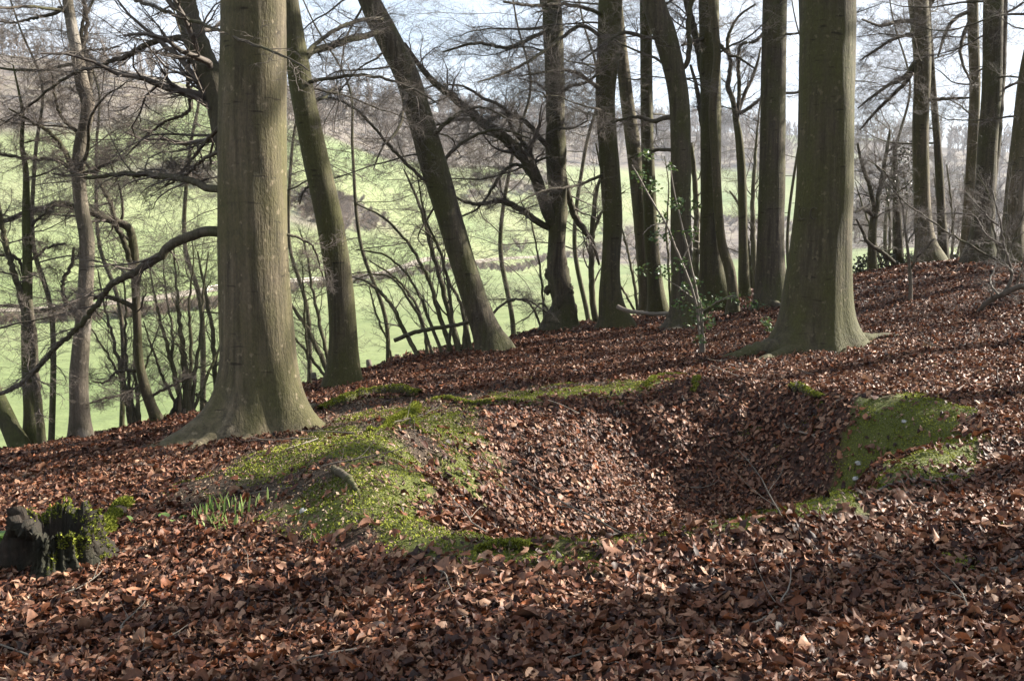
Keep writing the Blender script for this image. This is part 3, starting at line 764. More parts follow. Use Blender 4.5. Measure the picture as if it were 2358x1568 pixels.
# --- leaning tree
tree('beech_tree', 'grey mottled tree leaning far to the left, left of centre', 'tree', 16.0,
     [(795, -120, 40), (850, 0, 47), (890, 80, 55), (935, 170, 57), (962, 255, 58), (985, 335, 60), (1010, 420, 62), (1040, 520, 58), (1070, 620, 58), (1100, 710, 58), (1125, 772, 62), (1140, 812, 74)], m=M_BARKD, seed=4,
     lobes=[(-10, .10, .2, 4), (190, .12, .3, 3), (-90, .08, .2, 4)], knob=.12,
     limbs=[([(940, 195, 12), (930, 250, 9), (915, 300, 7), (880, 340, 5), (860, 390, 3)], 14.5, 9, dict(lenA=.5)),
            ([(1040, 480, 10), (1010, 440, 9), (960, 400, 8), (900, 340, 7), (850, 280, 6), (800, 240, 5), (740, 220, 3)], 15.5, 16, dict(lenA=.32)),
            ([(985, 330, 12), (1020, 290, 10), (1070, 255, 8), (1120, 250, 6), (1180, 280, 3)], 15.0, 10, dict(lenA=.4)),
            ([(1000, 400, 9), (1050, 340, 8), (1100, 310, 7), (1160, 300, 6), (1220, 320, 3)], 16.5, 10, dict(lenA=.4)),
            ([(1115, 745, 7), (1160, 700, 6), (1210, 690, 5), (1260, 720, 3)], 16.5, 8, dict(lenA=.45))],
     rand=(7, 2.5, 6.0, 3.0, 150, 70, 0, -.03))
# --- burred tree
tree('burred_tree', 'grey tree with burrs swelling its foot and a big limb slanting up left', 'tree', 20.0,
     [(1266, -120, 38), (1272, 0, 40), (1278, 150, 40), (1280, 300, 41), (1283, 400, 42), (1284, 500, 42), (1282, 560, 40), (1282, 610, 44), (1288, 650, 50), (1298, 690, 50), (1296, 725, 58), (1292, 757, 66)], m=M_BARKD, seed=5, knob=.6, step=.1,
     lobes=[(-40, .14, .25, 4), (200, .14, .25, 4), (-95, .06, .2, 4)],
     limbs=[([(1284, 530, 28), (1262, 490, 30), (1245, 440, 28), (1222, 385, 28), (1190, 345, 26), (1150, 308, 24), (1115, 285, 22), (1080, 255, 20), (1040, 222, 17), (1000, 190, 15), (965, 150, 12), (930, 100, 9)], 18.5, 22, dict(lenA=.28, kB=9)),
            ([(1275, 530, 15), (1240, 512, 16), (1210, 490, 15), (1180, 472, 14), (1150, 462, 12), (1110, 470, 9), (1070, 465, 7), (1030, 440, 4)], 19.0, 14, dict(lenA=.35)),
            ([(1272, 350, 12), (1245, 320, 12), (1220, 290, 11), (1190, 268, 10), (1160, 262, 10), (1120, 280, 8), (1060, 275, 7), (1000, 290, 4)], 19.5, 16, dict(lenA=.35)),
            ([(1240, 400, 9), (1210, 335, 10), (1180, 300, 9), (1160, 250, 8), (1110, 225, 7), (1070, 200, 5), (1020, 195, 3)], 18.5, 12, dict(lenA=.4)),
            ([(1290, 375, 14), (1305, 430, 14), (1320, 490, 16), (1345, 530, 14), (1365, 560, 10), (1380, 610, 5)], 20.6, 8, dict(lenA=.4)),
            ([(1272, 60, 16), (1255, 20, 16), (1240, -30, 14)], 20.0, 5, dict(lenA=.5)),
            ([(1225, 395, 9), (1190, 380, 9), (1160, 395, 8), (1130, 440, 7), (1100, 480, 5), (1060, 500, 3)], 19.2, 12, dict(lenA=.4)),
            ([(1282, 60, 8), (1240, 80, 9), (1170, 110, 8), (1100, 100, 7), (1020, 120, 4)], 19.0, 14, dict(lenA=.45)),
            ([(1280, 230, 8), (1310, 200, 8), (1350, 190, 7), (1400, 150, 4)], 19.0, 9, dict(lenA=.5))],
     rand=(7, 3.0, 6.5, 2.8, 200, 90, 10, -.02))
# --- middle group of trunks
tree('beech_tree', 'dark green beech with sinuous trunk, first on the right of the burred tree', 'tree', 19.5,
     [(1412, -120, 56), (1406, 0, 54), (1402, 110, 52), (1394, 230, 44), (1400, 330, 44), (1407, 430, 46), (1411, 520, 44), (1406, 610, 42), (1405, 680, 50), (1412, 730, 60), (1415, 752, 72)], m=M_BARKG, seed=6,
     lobes=[(-15, .16, .3, 3), (195, .10, .25, 4), (-95, .06, .2, 4)],
     limbs=[([(1395, 40, 9), (1350, 20, 9), (1290, 10, 8), (1230, 14, 7), (1160, 5, 5)], 18.0, 14, dict(lenA=.4)),
            ([(1390, 90, 9), (1340, 60, 9), (1290, 90, 8), (1220, 140, 7), (1160, 170, 6), (1100, 190, 3)], 17.5, 18, dict(lenA=.38)),
            ([(1392, 220, 10), (1360, 190, 9), (1320, 165, 8), (1270, 165, 6), (1200, 175, 4)], 18.0, 14, dict(lenA=.42)),
            ([(1395, 400, 8), (1360, 415, 7), (1320, 430, 6), (1250, 440, 5), (1190, 470, 3)], 17.5, 12, dict(lenA=.4))], rand=(4, 3.5, 6.5, 2.5, 180, 80, 5))
tree('beech_tree', 'paler slender beech leaning left behind the sinuous dark green one', 'tree', 21.8,
     [(1415, -60, 22), (1425, 60, 26), (1440, 200, 30), (1457, 330, 33), (1468, 430, 33), (1478, 550, 31), (1485, 640, 31), (1492, 715, 36)], m=M_BARK, seed=7, H=15, lobes=[(-15, .08, .2, 3), (195, .08, .2, 3)],
     rand=(5, 3.0, 6.5, 2.2, 120, 120, 5))
tree('beech_tree', 'thin straight pole-like beech standing left of the stout crooked trunk', 'tree', 21.0,
     [(1486, -60, 26), (1487, 0, 27), (1488, 150, 27), (1490, 300, 29), (1495, 430, 30), (1500, 550, 32), (1508, 650, 35), (1514, 725, 46)], m=M_BARKG, seed=8, lobes=[(-15, .08, .25, 3), (195, .06, .2, 3)],
     rand=(4, 3.5, 6.5, 2.0, 60, 120, 5))
tree('beech_tree', 'stout beech with crooked top and stub scar, middle of the trunk row', 'tree', 17.5,
     [(1470, -150, 44), (1503, 0, 50), (1530, 80, 52), (1553, 165, 47), (1566, 260, 46), (1567, 430, 46), (1568, 550, 48), (1570, 650, 50), (1572, 720, 58), (1572, 757, 76)], m=M_BARKD, seed=9,
     lobes=[(200, .18, .18, 5), (-15, .10, .2, 4), (-90, .08, .2, 4)], knob=.15, wroots=[(1525, 770, .08, .02), (1612, 768, .06, .02)],
     limbs=[([(1556, 165, 14), (1580, 150, 12), (1587, 110, 12), (1585, 60, 12), (1592, 0, 11), (1600, -70, 9)], 17.2, 5, dict(lenA=.4)),
            ([(1550, 270, 12), (1530, 272, 11), (1505, 280, 10), (1470, 270, 8), (1430, 276, 6), (1380, 300, 4)], 18.4, 9, dict(lenA=.4)),
            ([(1520, 90, 9), (1480, 85, 9), (1440, 75, 8), (1400, 95, 6), (1340, 140, 4)], 16.5, 12, dict(lenA=.45)),
            ([(1560, 350, 8), (1530, 345, 8), (1490, 350, 7), (1450, 365, 5)], 18.2, 7, dict(lenA=.4))], rand=(3, 3.5, 5.5, 2.0, 100, 100, 10))
tree('beech_tree', 'straight dark beech forked high on the left, behind the wavy thin stem', 'tree', 20.0,
     [(1630, -60, 44), (1632, 0, 45), (1636, 200, 46), (1637, 400, 47), (1636, 550, 48), (1640, 650, 58), (1645, 692, 68)], m=M_BARKG, seed=10, lobes=[(-15, .14, .3, 3), (195, .10, .25, 3)],
     limbs=[([(1636, 260, 20), (1622, 190, 18), (1612, 130, 18), (1598, 70, 17), (1580, 0, 15), (1560, -80, 12)], 20.4, 6, dict(lenA=.4)),
            ([(1630, 330, 13), (1616, 280, 12), (1608, 220, 11), (1600, 185, 8), (1590, 150, 6)], 20.4, 5, dict(lenA=.4)),
            ([(1630, 85, 8), (1600, 95, 8), (1570, 105, 6)], 19.5, 5, dict(lenA=.5))], rand=(4, 3.5, 6.5, 2.2, 80, 120, 10))
tree('young_beech', 'thin wavy snaking stem in front of the straight forked beech', 'tree', 18.5,
     [(1634, -80, 16), (1638, 0, 17), (1648, 80, 17), (1652, 130, 17), (1646, 190, 18), (1641, 260, 18), (1645, 340, 19), (1651, 430, 20), (1656, 510, 21), (1664, 570, 22), (1680, 620, 25), (1688, 680, 25), (1684, 728, 34)], m=M_BARK, seed=12, H=12,
     lobes=[(-15, .06, .15, 3)], limbs=[([(1648, 100, 8), (1662, 108, 9), (1680, 128, 8), (1700, 132, 6), (1740, 160, 4)], 18.2, 6, dict(lenA=.5))], rand=(2, 4, 6, 1.6, 0, 90, 10))
tree('young_beech', 'small dark fork-topped tree between the wavy stem and the dark straight trunk', 'tree', 24.0,
     [(1693, 265, 13), (1703, 330, 18), (1709, 430, 20), (1711, 550, 21), (1713, 680, 26)], m=M_BARKG, seed=13, H=0, lobes=[(-15, .05, .2, 3)],
     limbs=[([(1696, 275, 13), (1686, 225, 12), (1676, 200, 12), (1682, 150, 10), (1676, 90, 8), (1700, 40, 6), (1740, 10, 4)], 23.6, 9, dict(lenA=.4)),
            ([(1698, 270, 10), (1702, 210, 9), (1700, 150, 9), (1705, 105, 8), (1740, 95, 8), (1770, 60, 5)], 24.0, 9, dict(lenA=.4)),
            ([(1697, 265, 9), (1718, 210, 9), (1740, 160, 7), (1752, 110, 4)], 24.4, 8, dict(lenA=.4)),
            ([(1704, 262, 9), (1730, 245, 8), (1760, 220, 5)], 24.2, 6, dict(lenA=.5))])
tree('beech_tree', 'dark smooth straight beech immediately left of the broad right-hand beech', 'tree', 18.0,
     [(1786, -60, 52), (1785, 0, 53), (1781, 200, 55), (1778, 400, 58), (1774, 550, 60), (1774, 640, 66), (1776, 680, 74), (1777, 702, 84)], m=M_BARKD, seed=14, lobes=[(200, .10, .25, 4), (-20, .14, .3, 4), (-90, .08, .2, 4)], wroots=[(1742, 718, .09, .02), (1806, 716, .09, 0)],
     rand=(5, 3.5, 6.5, 1.8, 20, 100, 0))
# --- the broad beech on the right, with carved letters
def carve(t, pts, rad, base):
    for px in (1848, 1875):
        a = np.linspace(R(50), R(310), 14)
        row = [(px + 9 * math.cos(k), 493 - 13 * math.sin(k), 2.6) for k in a]
        arr = np.array(row); w = P(arr[:, 0], arr[:, 1], 12.8)
        zi = np.array([np.argmin(np.abs(pts[:, 2] - z)) for z in w[:, 2]])
        dx = w[:, 0] - pts[zi, 0]; rr = rad[zi] * 1.0
        w[:, 1] = 12.8 - np.sqrt(np.clip(rr ** 2 - dx ** 2, .0001, None)) * .985
        w[:, 0] *= w[:, 1] / 12.8
        v, q = tubes(w[None], np.full((1, 14), .009), 5); obj('carved_letter', v, [q], M_BARKD, t)
tree('beech_tree', 'broad grey-green beech with carved letters and spreading roots, right of the hollow', 'tree', 12.8,
     [(1905, -60, 121), (1904, 0, 122), (1903, 200, 122), (1901, 330, 123), (1897, 450, 128), (1890, 550, 136), (1882, 650, 146), (1876, 730, 152), (1872, 805, 158)], m=M_BARKG, H=20, sides=64, seed=15, step=.07,
     lobes=[(205, .34, .2, 7), (235, .18, .32, 8), (-60, .16, .28, 8), (-88, .10, .2, 10), (-28, .26, .24, 7), (-5, .18, .3, 6), (90, .3, .3, 4), (150, .2, .3, 4), (-58, -.08, .5, 30), (-127, -.07, .3, 40), (-97, -.05, .25, 50), (-150, -.06, .25, 40)],
     wroots=[(1664, 830, .27, .06), (2075, 774, .13, -.06), (1745, 836, .15, .03)], extra=carve)
# --- right-hand group
tree('beech_tree', 'ivy-flecked beech with a low dark collar, right of the broad beech', 'tree', 22.0,
     [(2105, -60, 42), (2114, 0, 43), (2122, 100, 40), (2124, 180, 37), (2120, 280, 36), (2121, 400, 36), (2125, 500, 38), (2131, 560, 44), (2138, 608, 66)], m=M_BARK, seed=16, lobes=[(-15, .14, .3, 3), (195, .10, .25, 3)],
     limbs=[([(2115, 130, 10), (2080, 180, 10), (2040, 200, 8), (2000, 230, 6), (1975, 250, 3)], 21.5, 12, dict(lenA=.45)),
            ([(2115, 145, 11), (2085, 190, 10), (2050, 225, 8), (2010, 265, 7), (1980, 300, 4)], 22.6, 14, dict(lenA=.42)),
            ([(2108, 50, 8), (2070, 50, 9), (2030, 60, 7), (1985, 45, 4)], 21.0, 14, dict(lenA=.45)),
            ([(2110, 75, 8), (2060, 90, 7), (2010, 120, 6), (1980, 140, 3)], 21.4, 14, dict(lenA=.5)),
            ([(2130, 230, 9), (2180, 228, 7), (2230, 226, 5)], 21.0, 7, dict(lenA=.4))], rand=(3, 3.5, 6.5, 2.0, 180, 90, 0))
tree('ivy_tree', 'thin ivy-clad stem leaning behind the collared beech', 'tree', 23.5,
     [(2138, 40, 12), (2142, 110, 14), (2148, 200, 15), (2156, 300, 16), (2163, 400, 18), (2168, 500, 20), (2175, 615, 26)], m=M_BARKD, seed=17, H=11, rand=(6, 2.5, 6, 1.6, 0, 150, 10))
tree('young_beech', 'slim grey tree with a bushy knot near the top, right background', 'tree', 23.0,
     [(2240, -60, 24), (2241, 60, 24), (2245, 200, 23), (2240, 330, 24), (2234, 450, 27), (2228, 610, 38)], m=M_BARK, seed=18, H=14,
     limbs=[([(2238, 25, 10), (2205, 40, 9), (2180, 70, 8), (2160, 130, 5)], 22.5, 9, dict(lenA=.45)), ([(2235, 45, 9), (2220, 80, 9), (2212, 130, 7), (2240, 200, 4)], 22.2, 8, dict(lenA=.45))], rand=(5, 3, 6.5, 2.0, 200, 120, 0))
tree('beech_tree', 'double dark trunk pressed together near the right edge', 'tree', 20.0,
     [(2292, -60, 40), (2288, 0, 42), (2284, 200, 42), (2274, 330, 42), (2268, 450, 46), (2262, 540, 52), (2255, 604, 72)], m=M_BARKD, seed=19, lobes=[(195, .12, .3, 3), (-40, .10, .25, 3)],
     limbs=[([(2268, 520, 26), (2285, 400, 24), (2296, 280, 24), (2304, 170, 24), (2308, 60, 22), (2310, -60, 20)], 20.3, 5, dict(Y0=20.2, lenA=.3))], rand=(4, 3, 6, 2.0, 200, 120, 0))
tree('beech_tree', 'trunk leaning out of the picture at the right edge', 'tree', 19.0,
     [(2390, 60, 40), (2368, 180, 42), (2352, 320, 42), (2340, 420, 44), (2332, 520, 48), (2326, 606, 66)], m=M_BARK, seed=20, rand=(5, 2.5, 5.5, 2.0, 200, 110, -5))
tree('young_beech', 'small bare tree with upcurved arms, just right of the broad beech', 'tree', 24.5,
     [(2020, 460, 16), (2010, 520, 18), (2008, 580, 20), (2008, 632, 24)], m=M_BARKG, seed=21, H=0,
     limbs=[([(2015, 480, 12), (2000, 420, 10), (1985, 380, 8), (1975, 330, 5)], 24, 9, dict(lenA=.45)), ([(2018, 470, 12), (2030, 420, 11), (2040, 360, 9), (2050, 300, 6)], 25, 10, dict(lenA=.45)),
            ([(2060, 605, 9), (2030, 580, 10), (2000, 560, 9), (1985, 530, 7), (1972, 505, 4)], 24, 7, dict(lenA=.4)), ([(2012, 500, 9), (1990, 480, 8), (1970, 490, 5)], 24, 6, dict(lenA=.4))], rand=(4, 1, 2.2, 1.8, 90, 180, 20))
def evergreen(t, pts, rad, base):
    g = np.random.default_rng(8); m = Mesh()
    n = 1300; h = 1.3 + 1.7 * g.random(n) ** .9; w = (3.6 - h) * .36 + .15
    a = g.random(n) * 6.28; rr = w * g.random(n) ** .6 * (.55 + .6 * vnoise(np.cos(a) * 2 + 5, h * 2.4, 4))
    c = np.stack([base[0] + rr * np.cos(a), base[1] + rr * np.sin(a), base[2] + h], -1)
    leaves(m, c, .06, .022, g, droop=.5); m.build('foliage', M_DARKL, t)
def leaves(m, c, L, W, g, droop=.3, up=None, val=None):
    """simple folded pointed leaves (6 vertices) at points c"""
    n = len(c)
    d = norm(g.normal(size=(n, 3)) * np.array([1, 1, .6]) + np.array([0, 0, -droop if up is None else up]))
    s = norm(np.cross(d, norm(g.normal(size=(n, 3))))); k = np.cross(s, d)
    sz = (L * g.uniform(.6, 1.25, n))[:, None]; ws = (W * g.uniform(.7, 1.2, n))[:, None]
    b0 = c; b1 = c + d * sz * .5 - k * sz * .10; b2 = c + d * sz
    l1 = b1 + s * ws + k * ws * .4; r1 = b1 - s * ws + k * ws * .4
    v = np.stack([b0, l1, b1, r1, b2], 1).reshape(-1, 3)
    i = np.arange(n)[:, None] * 5
    f = np.concatenate([i + [0, 2, 1], i + [0, 3, 2], i + [1, 2, 4], i + [2, 3, 4]], 0)
    m.add(v, f, np.repeat(g.random(n) if val is None else val, 5))
tree('evergreen_tree', 'dark evergreen with a bare stem, beyond the right-hand bank', 'tree', 25.0,
     [(2060, 330, 8), (2063, 430, 14), (2066, 520, 20), (2069, 612, 26)], m=M_BARKD, seed=22, H=0, rand=(6, .8, 3.2, 1.2, 0, 180, 10), extra=evergreen)
tree('sapling', 'thin sapling with a sunlit lower stem, growing from leaves right of the broad beech', 'sapling', 15.5,
     [(2078, 470, 5), (2086, 540, 6), (2094, 610, 8), (2097, 650, 9), (2096, 702, 11)], m=M_BARKP, seed=23, H=0, sides=8, step=.06,
     limbs=[([(2097, 620, 5), (2115, 590, 5), (2135, 570, 4), (2150, 550, 3)], 15.3, 5, dict(lenA=.4)), ([(2080, 480, 4), (2060, 430, 4), (2030, 390, 3), (2000, 370, 2)], 15.0, 8, dict(lenA=.4)), ([(2090, 560, 4), (2110, 520, 3), (2120, 480, 2)], 15.6, 5, dict(lenA=.5))])

# --- left edge thicket
tree('pale_tree', 'pale smooth slender tree with knots, sunlit along its right side', 'tree', 11.4,
     [(150, -80, 20), (156, 0, 22), (165, 60, 24), (178, 130, 27), (191, 200, 30), (203, 240, 29), (196, 290, 27), (185, 335, 28), (181, 400, 30), (188, 480, 31), (200, 555, 33), (198, 640, 33), (194, 720, 35), (186, 800, 38), (181, 880, 40), (184, 960, 42), (188, 1012, 46)], m=M_BARKP, seed=24, H=13, sides=20, knob=.12, step=.09,
     lobes=[(-15, .05, .2, 3), (195, .05, .2, 3)],
     limbs=[([(150, -70, 9), (220, -40, 8), (310, 0, 8), (370, 22, 8), (430, 45, 8), (500, 68, 7.5), (560, 95, 7), (610, 112, 6), (650, 128, 5), (690, 148, 4), (712, 164, 2.5)], 8.4, 12, dict(lenA=.16, kB=5, kC=3)),
            ([(158, 30, 12), (140, 20, 12), (128, 30, 9), (90, 40, 7), (40, 52, 5), (-20, 50, 4)], 11.8, 9, dict(lenA=.4)),
            ([(184, 130, 10), (200, 60, 10), (192, 0, 9)], 11.6, 4, dict(lenA=.5)), ([(205, 230, 12), (208, 180, 11), (196, 120, 10), (190, 60, 8), (215, 0, 6)], 11.8, 6, dict(lenA=.4)),
            ([(190, 118, 6), (215, 116, 5), (250, 112, 4), (275, 108, 3)], 11.2, 0), ([(178, 305, 9), (150, 280, 8), (130, 240, 6), (120, 170, 4)], 11.0, 8, dict(lenA=.4)),
            ([(180, 398, 14), (160, 370, 13), (145, 340, 12), (120, 310, 9), (70, 280, 6), (20, 250, 4)], 11.0, 12, dict(lenA=.36)),
            ([(186, 400, 10), (215, 395, 9), (240, 380, 7), (270, 370, 4)], 11.2, 6, dict(lenA=.5)),
            ([(182, 420, 9), (140, 372, 9), (90, 368, 8), (40, 362, 7), (-30, 350, 6)], 11.0, 12, dict(lenA=.4)),
            ([(178, 730, 14), (150, 690, 10), (145, 650, 9), (165, 610, 8), (170, 570, 6)], 11.6, 7, dict(lenA=.4))],
     rand=(6, 2.5, 5.2, 1.8, 200, 120, 5))
tree('crooked_tree', 'thin crooked dark tree that bends sharply left at its top', 'tree', 12.4,
     [(300, 530, 18), (306, 560, 20), (311, 610, 21), (313, 680, 19), (316, 750, 19), (320, 830, 21), (336, 900, 24), (350, 940, 25), (361, 974, 30)], m=M_BARKD, seed=25, H=0, sides=16, step=.08,
     lobes=[(-15, .04, .15, 3)],
     limbs=[([(303, 545, 19), (297, 526, 19), (272, 512, 18), (250, 507, 17), (215, 490, 16), (180, 478, 16), (135, 470, 16), (100, 480, 14), (60, 490, 13), (20, 506, 11), (-40, 530, 9)], 11.8, 14, dict(lenA=.3)),
            ([(308, 640, 14), (296, 590, 13), (280, 545, 12), (266, 520, 12), (262, 490, 10), (240, 440, 9), (215, 400, 8), (195, 372, 6)], 12.0, 9, dict(lenA=.3)),
            ([(275, 515, 8), (283, 490, 6), (276, 440, 5), (255, 380, 4), (220, 330, 3)], 12.2, 8, dict(lenA=.4)),
            ([(314, 715, 12), (295, 700, 12), (270, 690, 11), (240, 683, 11), (200, 690, 11), (160, 700, 14), (120, 712, 12), (80, 716, 11), (40, 705, 9), (0, 704, 7)], 12.2, 12, dict(lenA=.3)),
            ([(318, 855, 8), (290, 852, 7), (265, 860, 6), (240, 880, 5), (210, 878, 3)], 12.2, 6, dict(lenA=.5)),
            ([(345, 915, 7), (370, 900, 7), (410, 880, 6), (440, 868, 5)], 12.6, 4, dict(lenA=.4)),
            ([(330, 880, 6), (290, 905, 6), (240, 918, 5), (200, 930, 4)], 12.0, 8, dict(lenA=.4))], rand=(3, 1.0, 2.6, 1.2, 180, 120, 10))
tree('twin_stem_tree', 'mossy twin-stemmed tree near the left edge', 'tree', 11.2,
     [(30, 150, 3), (52, 260, 7), (50, 330, 10), (60, 400, 13), (60, 500, 18), (63, 600, 21), (62, 700, 24), (64, 850, 27), (72, 950, 30), (78, 1032, 36)], m=M_MOSSB, seed=26, H=0, sides=16, step=.09, lobes=[(-20, .06, .2, 3), (200, .08, .2, 3)],
     limbs=[([(66, 690, 16), (78, 780, 16), (84, 880, 17), (92, 960, 18), (98, 1030, 22)], 11.0, 4, dict(Y0=11.0, lenA=.3)),
            ([(62, 745, 14), (50, 690, 15), (32, 630, 14), (18, 580, 13), (5, 520, 12), (-10, 440, 10)], 11.0, 8, dict(lenA=.35)),
            ([(62, 660, 8), (40, 595, 8), (0, 588, 7), (-40, 580, 5)], 11.3, 6, dict(lenA=.4)),
            ([(66, 600, 8), (85, 590, 7), (110, 570, 6), (150, 560, 4)], 11.4, 7, dict(lenA=.45)),
            ([(62, 560, 8), (75, 520, 8), (95, 500, 6), (120, 470, 4)], 11.4, 7, dict(lenA=.45))], rand=(5, 2.6, 5, 1.6, 180, 140, 10))
tree('leaning_tree', 'mossy trunk leaning out of the picture at the left edge', 'tree', 11.0,
     [(-60, 820, 30), (-25, 880, 36), (8, 950, 40), (30, 1000, 42), (48, 1042, 50)], m=M_MOSSB, seed=27, H=6, sides=16, lobes=[(-20, .05, .2, 3)], rand=(4, .8, 4, 1.6, 90, 120, 10))

def burrs(t):
    for k, (px, py, rpx) in enumerate([(1264, 632, 11), (1262, 668, 9), (1306, 672, 15), (1316, 712, 14), (1290, 690, 20), (1272, 740, 22), (1308, 742, 20), (1266, 592, 8)]):
        c = P(px, py, 19.92 if k in (2, 4, 5, 6) else 20.0); r = rpx * 20 / FPX; n, kk = 12, 18
        th, ph = np.meshgrid(np.linspace(0, 2 * math.pi, kk, endpoint=False), np.linspace(.03, math.pi - .03, n))
        rr = r * (1 + .7 * (vnoise(np.cos(th) * 2 + k * 3.1, np.cos(ph) * 3 + np.sin(th) * 2, k) - .5) + .3 * (vnoise(np.cos(th) * 5 + k, np.cos(ph) * 6 + np.sin(th) * 5, k) - .5))
        v = np.stack([rr * np.sin(ph) * np.cos(th), rr * np.sin(ph) * np.sin(th), rr * np.cos(ph) * 1.15], -1).reshape(-1, 3) + c
        idx = np.arange(n * kk).reshape(n, kk); a, b = idx[:-1], idx[1:]
        obj('burr', v, [np.stack([a, b, np.roll(b, -1, 1), np.roll(a, -1, 1)], -1).reshape(-1, 4)], M_BARKD, t)
burrs(bpy.data.objects['burred_tree'])

def shrub(name, label, cat, base, stems, Y, m_, mt, seed, kA=15, kB=8, kC=5, lenA=.35, group=None, fine=.0016):
    t = thing(name, label, cat, P(base[0], base[1], Y), group); g = np.random.default_rng(seed); tw = Twigs()
    for i, (rows, Y1) in enumerate(stems):
        pl, rd = px_path(rows, Y, Y1, max(14, 6 * len(rows)), wob=.015, seed=seed + i)
        v, q = tubes(pl[None], rd[None], 7); obj('stem', v, [q], m_, t)
        tw.spray(pl[None], rd[None], g, kA, lenA, kB, kC, fine=fine, angA=.65, up=.05)
    if tw.n: tw.build('twigs', mt, t)
    return t
shrub('hazel_shrub', 'many-stemmed slim hazel bush between the pale tree and the crooked tree', 'shrub', (318, 985),
      [([(306, 990, 13), (296, 930, 12), (280, 860, 10), (262, 790, 8), (240, 700, 5), (225, 620, 3)], 13.2), ([(316, 990, 10), (300, 900, 8), (288, 800, 7), (290, 700, 5), (280, 620, 3)], 13.6),
       ([(322, 990, 9), (318, 920, 8), (308, 840, 6), (312, 760, 4), (330, 680, 3)], 13.3), ([(300, 990, 8), (285, 900, 7), (262, 840, 6), (225, 780, 4), (200, 740, 2)], 12.8), ([(310, 990, 8), (325, 880, 6), (350, 800, 4), (370, 740, 3)], 13.8)], 13.0, M_STEM, M_TWIG, 41)
shrub('hazel_shrub', 'twiggy hazel thicket just left of the great beech, topped by a dense brush of shoots', 'shrub', (430, 960),
      [([(434, 965, 20), (428, 880, 18), (420, 800, 13), (412, 720, 9), (405, 640, 5), (400, 570, 3)], 13.4), ([(424, 965, 13), (408, 880, 11), (385, 800, 9), (360, 700, 6), (345, 620, 3)], 13.2),
       ([(440, 960, 11), (450, 860, 9), (462, 760, 7), (470, 660, 5), (480, 580, 3)], 13.8), ([(428, 960, 10), (400, 860, 8), (396, 760, 6), (380, 660, 4), (376, 580, 2)], 13.8),
       ([(432, 960, 10), (440, 820, 8), (436, 700, 6), (446, 600, 3), (440, 540, 2)], 13.0), ([(420, 960, 8), (380, 880, 7), (350, 800, 5), (330, 740, 3)], 13.6), ([(438, 960, 9), (480, 860, 7), (520, 760, 4), (540, 700, 3)], 14.2)], 13.2, M_STEM, M_TWIGG, 42, kA=12, kB=8, kC=4)
shrub('hazel_shrub', 'slender grey-green stem with fine twigs pressed against the left side of the great beech', 'shrub', (500, 950),
      [([(502, 955, 14), (496, 860, 12), (488, 760, 10), (470, 660, 7), (455, 580, 4)], 14.0), ([(505, 955, 9), (480, 930, 8), (440, 900, 6), (420, 880, 3)], 13.8)], 13.8, M_STEM, M_TWIGG, 43, kA=12)
shrub('hazel_shrub', 'bush of arching stems swept left behind the gap between the two left beeches', 'shrub', (770, 880),
      [([(765, 880, 14), (730, 800, 12), (690, 730, 9), (640, 660, 6), (600, 600, 3)], 14.8), ([(768, 880, 10), (745, 780, 9), (722, 680, 7), (705, 580, 5), (690, 530, 3)], 15.0),
       ([(760, 880, 8), (720, 830, 7), (680, 780, 5), (650, 740, 3)], 14.6), ([(715, 882, 6), (705, 780, 5), (700, 680, 4), (695, 600, 2)], 14.4)], 14.7, M_STEM, M_TWIGG, 44, kA=11)
shrub('hazel_coppice', 'big coppice of arching leaning stems left of the leaning tree', 'shrub', (1040, 810),
      [([(1058, 815, 17), (1040, 740, 15), (1018, 660, 12), (990, 560, 10), (965, 470, 7), (930, 390, 4)], 17.2), ([(1040, 812, 12), (1010, 720, 11), (985, 640, 9), (940, 560, 7), (880, 500, 5), (820, 470, 3)], 17.0),
       ([(968, 828, 12), (930, 760, 11), (900, 700, 9), (860, 660, 7), (820, 640, 4), (780, 640, 2)], 17.4), ([(985, 826, 9), (975, 750, 8), (950, 690, 7), (910, 640, 5), (850, 600, 3)], 17.5),
       ([(1070, 812, 15), (1072, 740, 14), (1066, 660, 12), (1050, 580, 9), (1040, 500, 6)], 17.6), ([(1020, 820, 9), (990, 740, 8), (950, 650, 6), (890, 590, 5), (820, 575, 3)], 16.8),
       ([(1030, 815, 9), (1040, 720, 8), (1020, 600, 6), (980, 500, 5), (960, 400, 3)], 16.6), ([(1085, 808, 10), (1060, 700, 8), (1030, 640, 7), (1005, 560, 5), (960, 520, 3)], 17.0),
       ([(905, 840, 6), (890, 780, 5), (865, 720, 5), (850, 660, 3)], 17.2), ([(1000, 825, 8), (960, 720, 7), (900, 640, 5), (830, 640, 3), (780, 690, 2)], 17.0)], 17.0, M_STEM, M_TWIG, 45, kA=12, kB=7, kC=5, lenA=.38)
shrub('elder_bush', 'low twiggy bush at the foot of the burred tree', 'shrub', (1240, 760),
      [([(1255, 765, 7), (1246, 640, 5), (1230, 540, 4), (1215, 470, 2)], 20.5), ([(1250, 762, 6), (1220, 700, 5), (1180, 690, 4), (1120, 690, 2)], 20.3), ([(1280, 760, 6), (1250, 700, 5), (1215, 730, 3), (1180, 750, 2)], 19.4)], 20.2, M_STEM, M_TWIG, 46, kA=12)
shrub('young_tree', 'thin dark curved stem between the burred tree and the sinuous beech', 'tree', (1372, 745),
      [([(1374, 748, 17), (1364, 690, 15), (1362, 600, 14), (1364, 520, 13), (1374, 440, 9), (1384, 400, 6), (1372, 330, 4)], 20.8), ([(1364, 540, 8), (1380, 500, 7), (1400, 470, 5), (1440, 440, 3)], 20.9)], 20.8, M_STEM, M_TWIG, 47, kA=10)
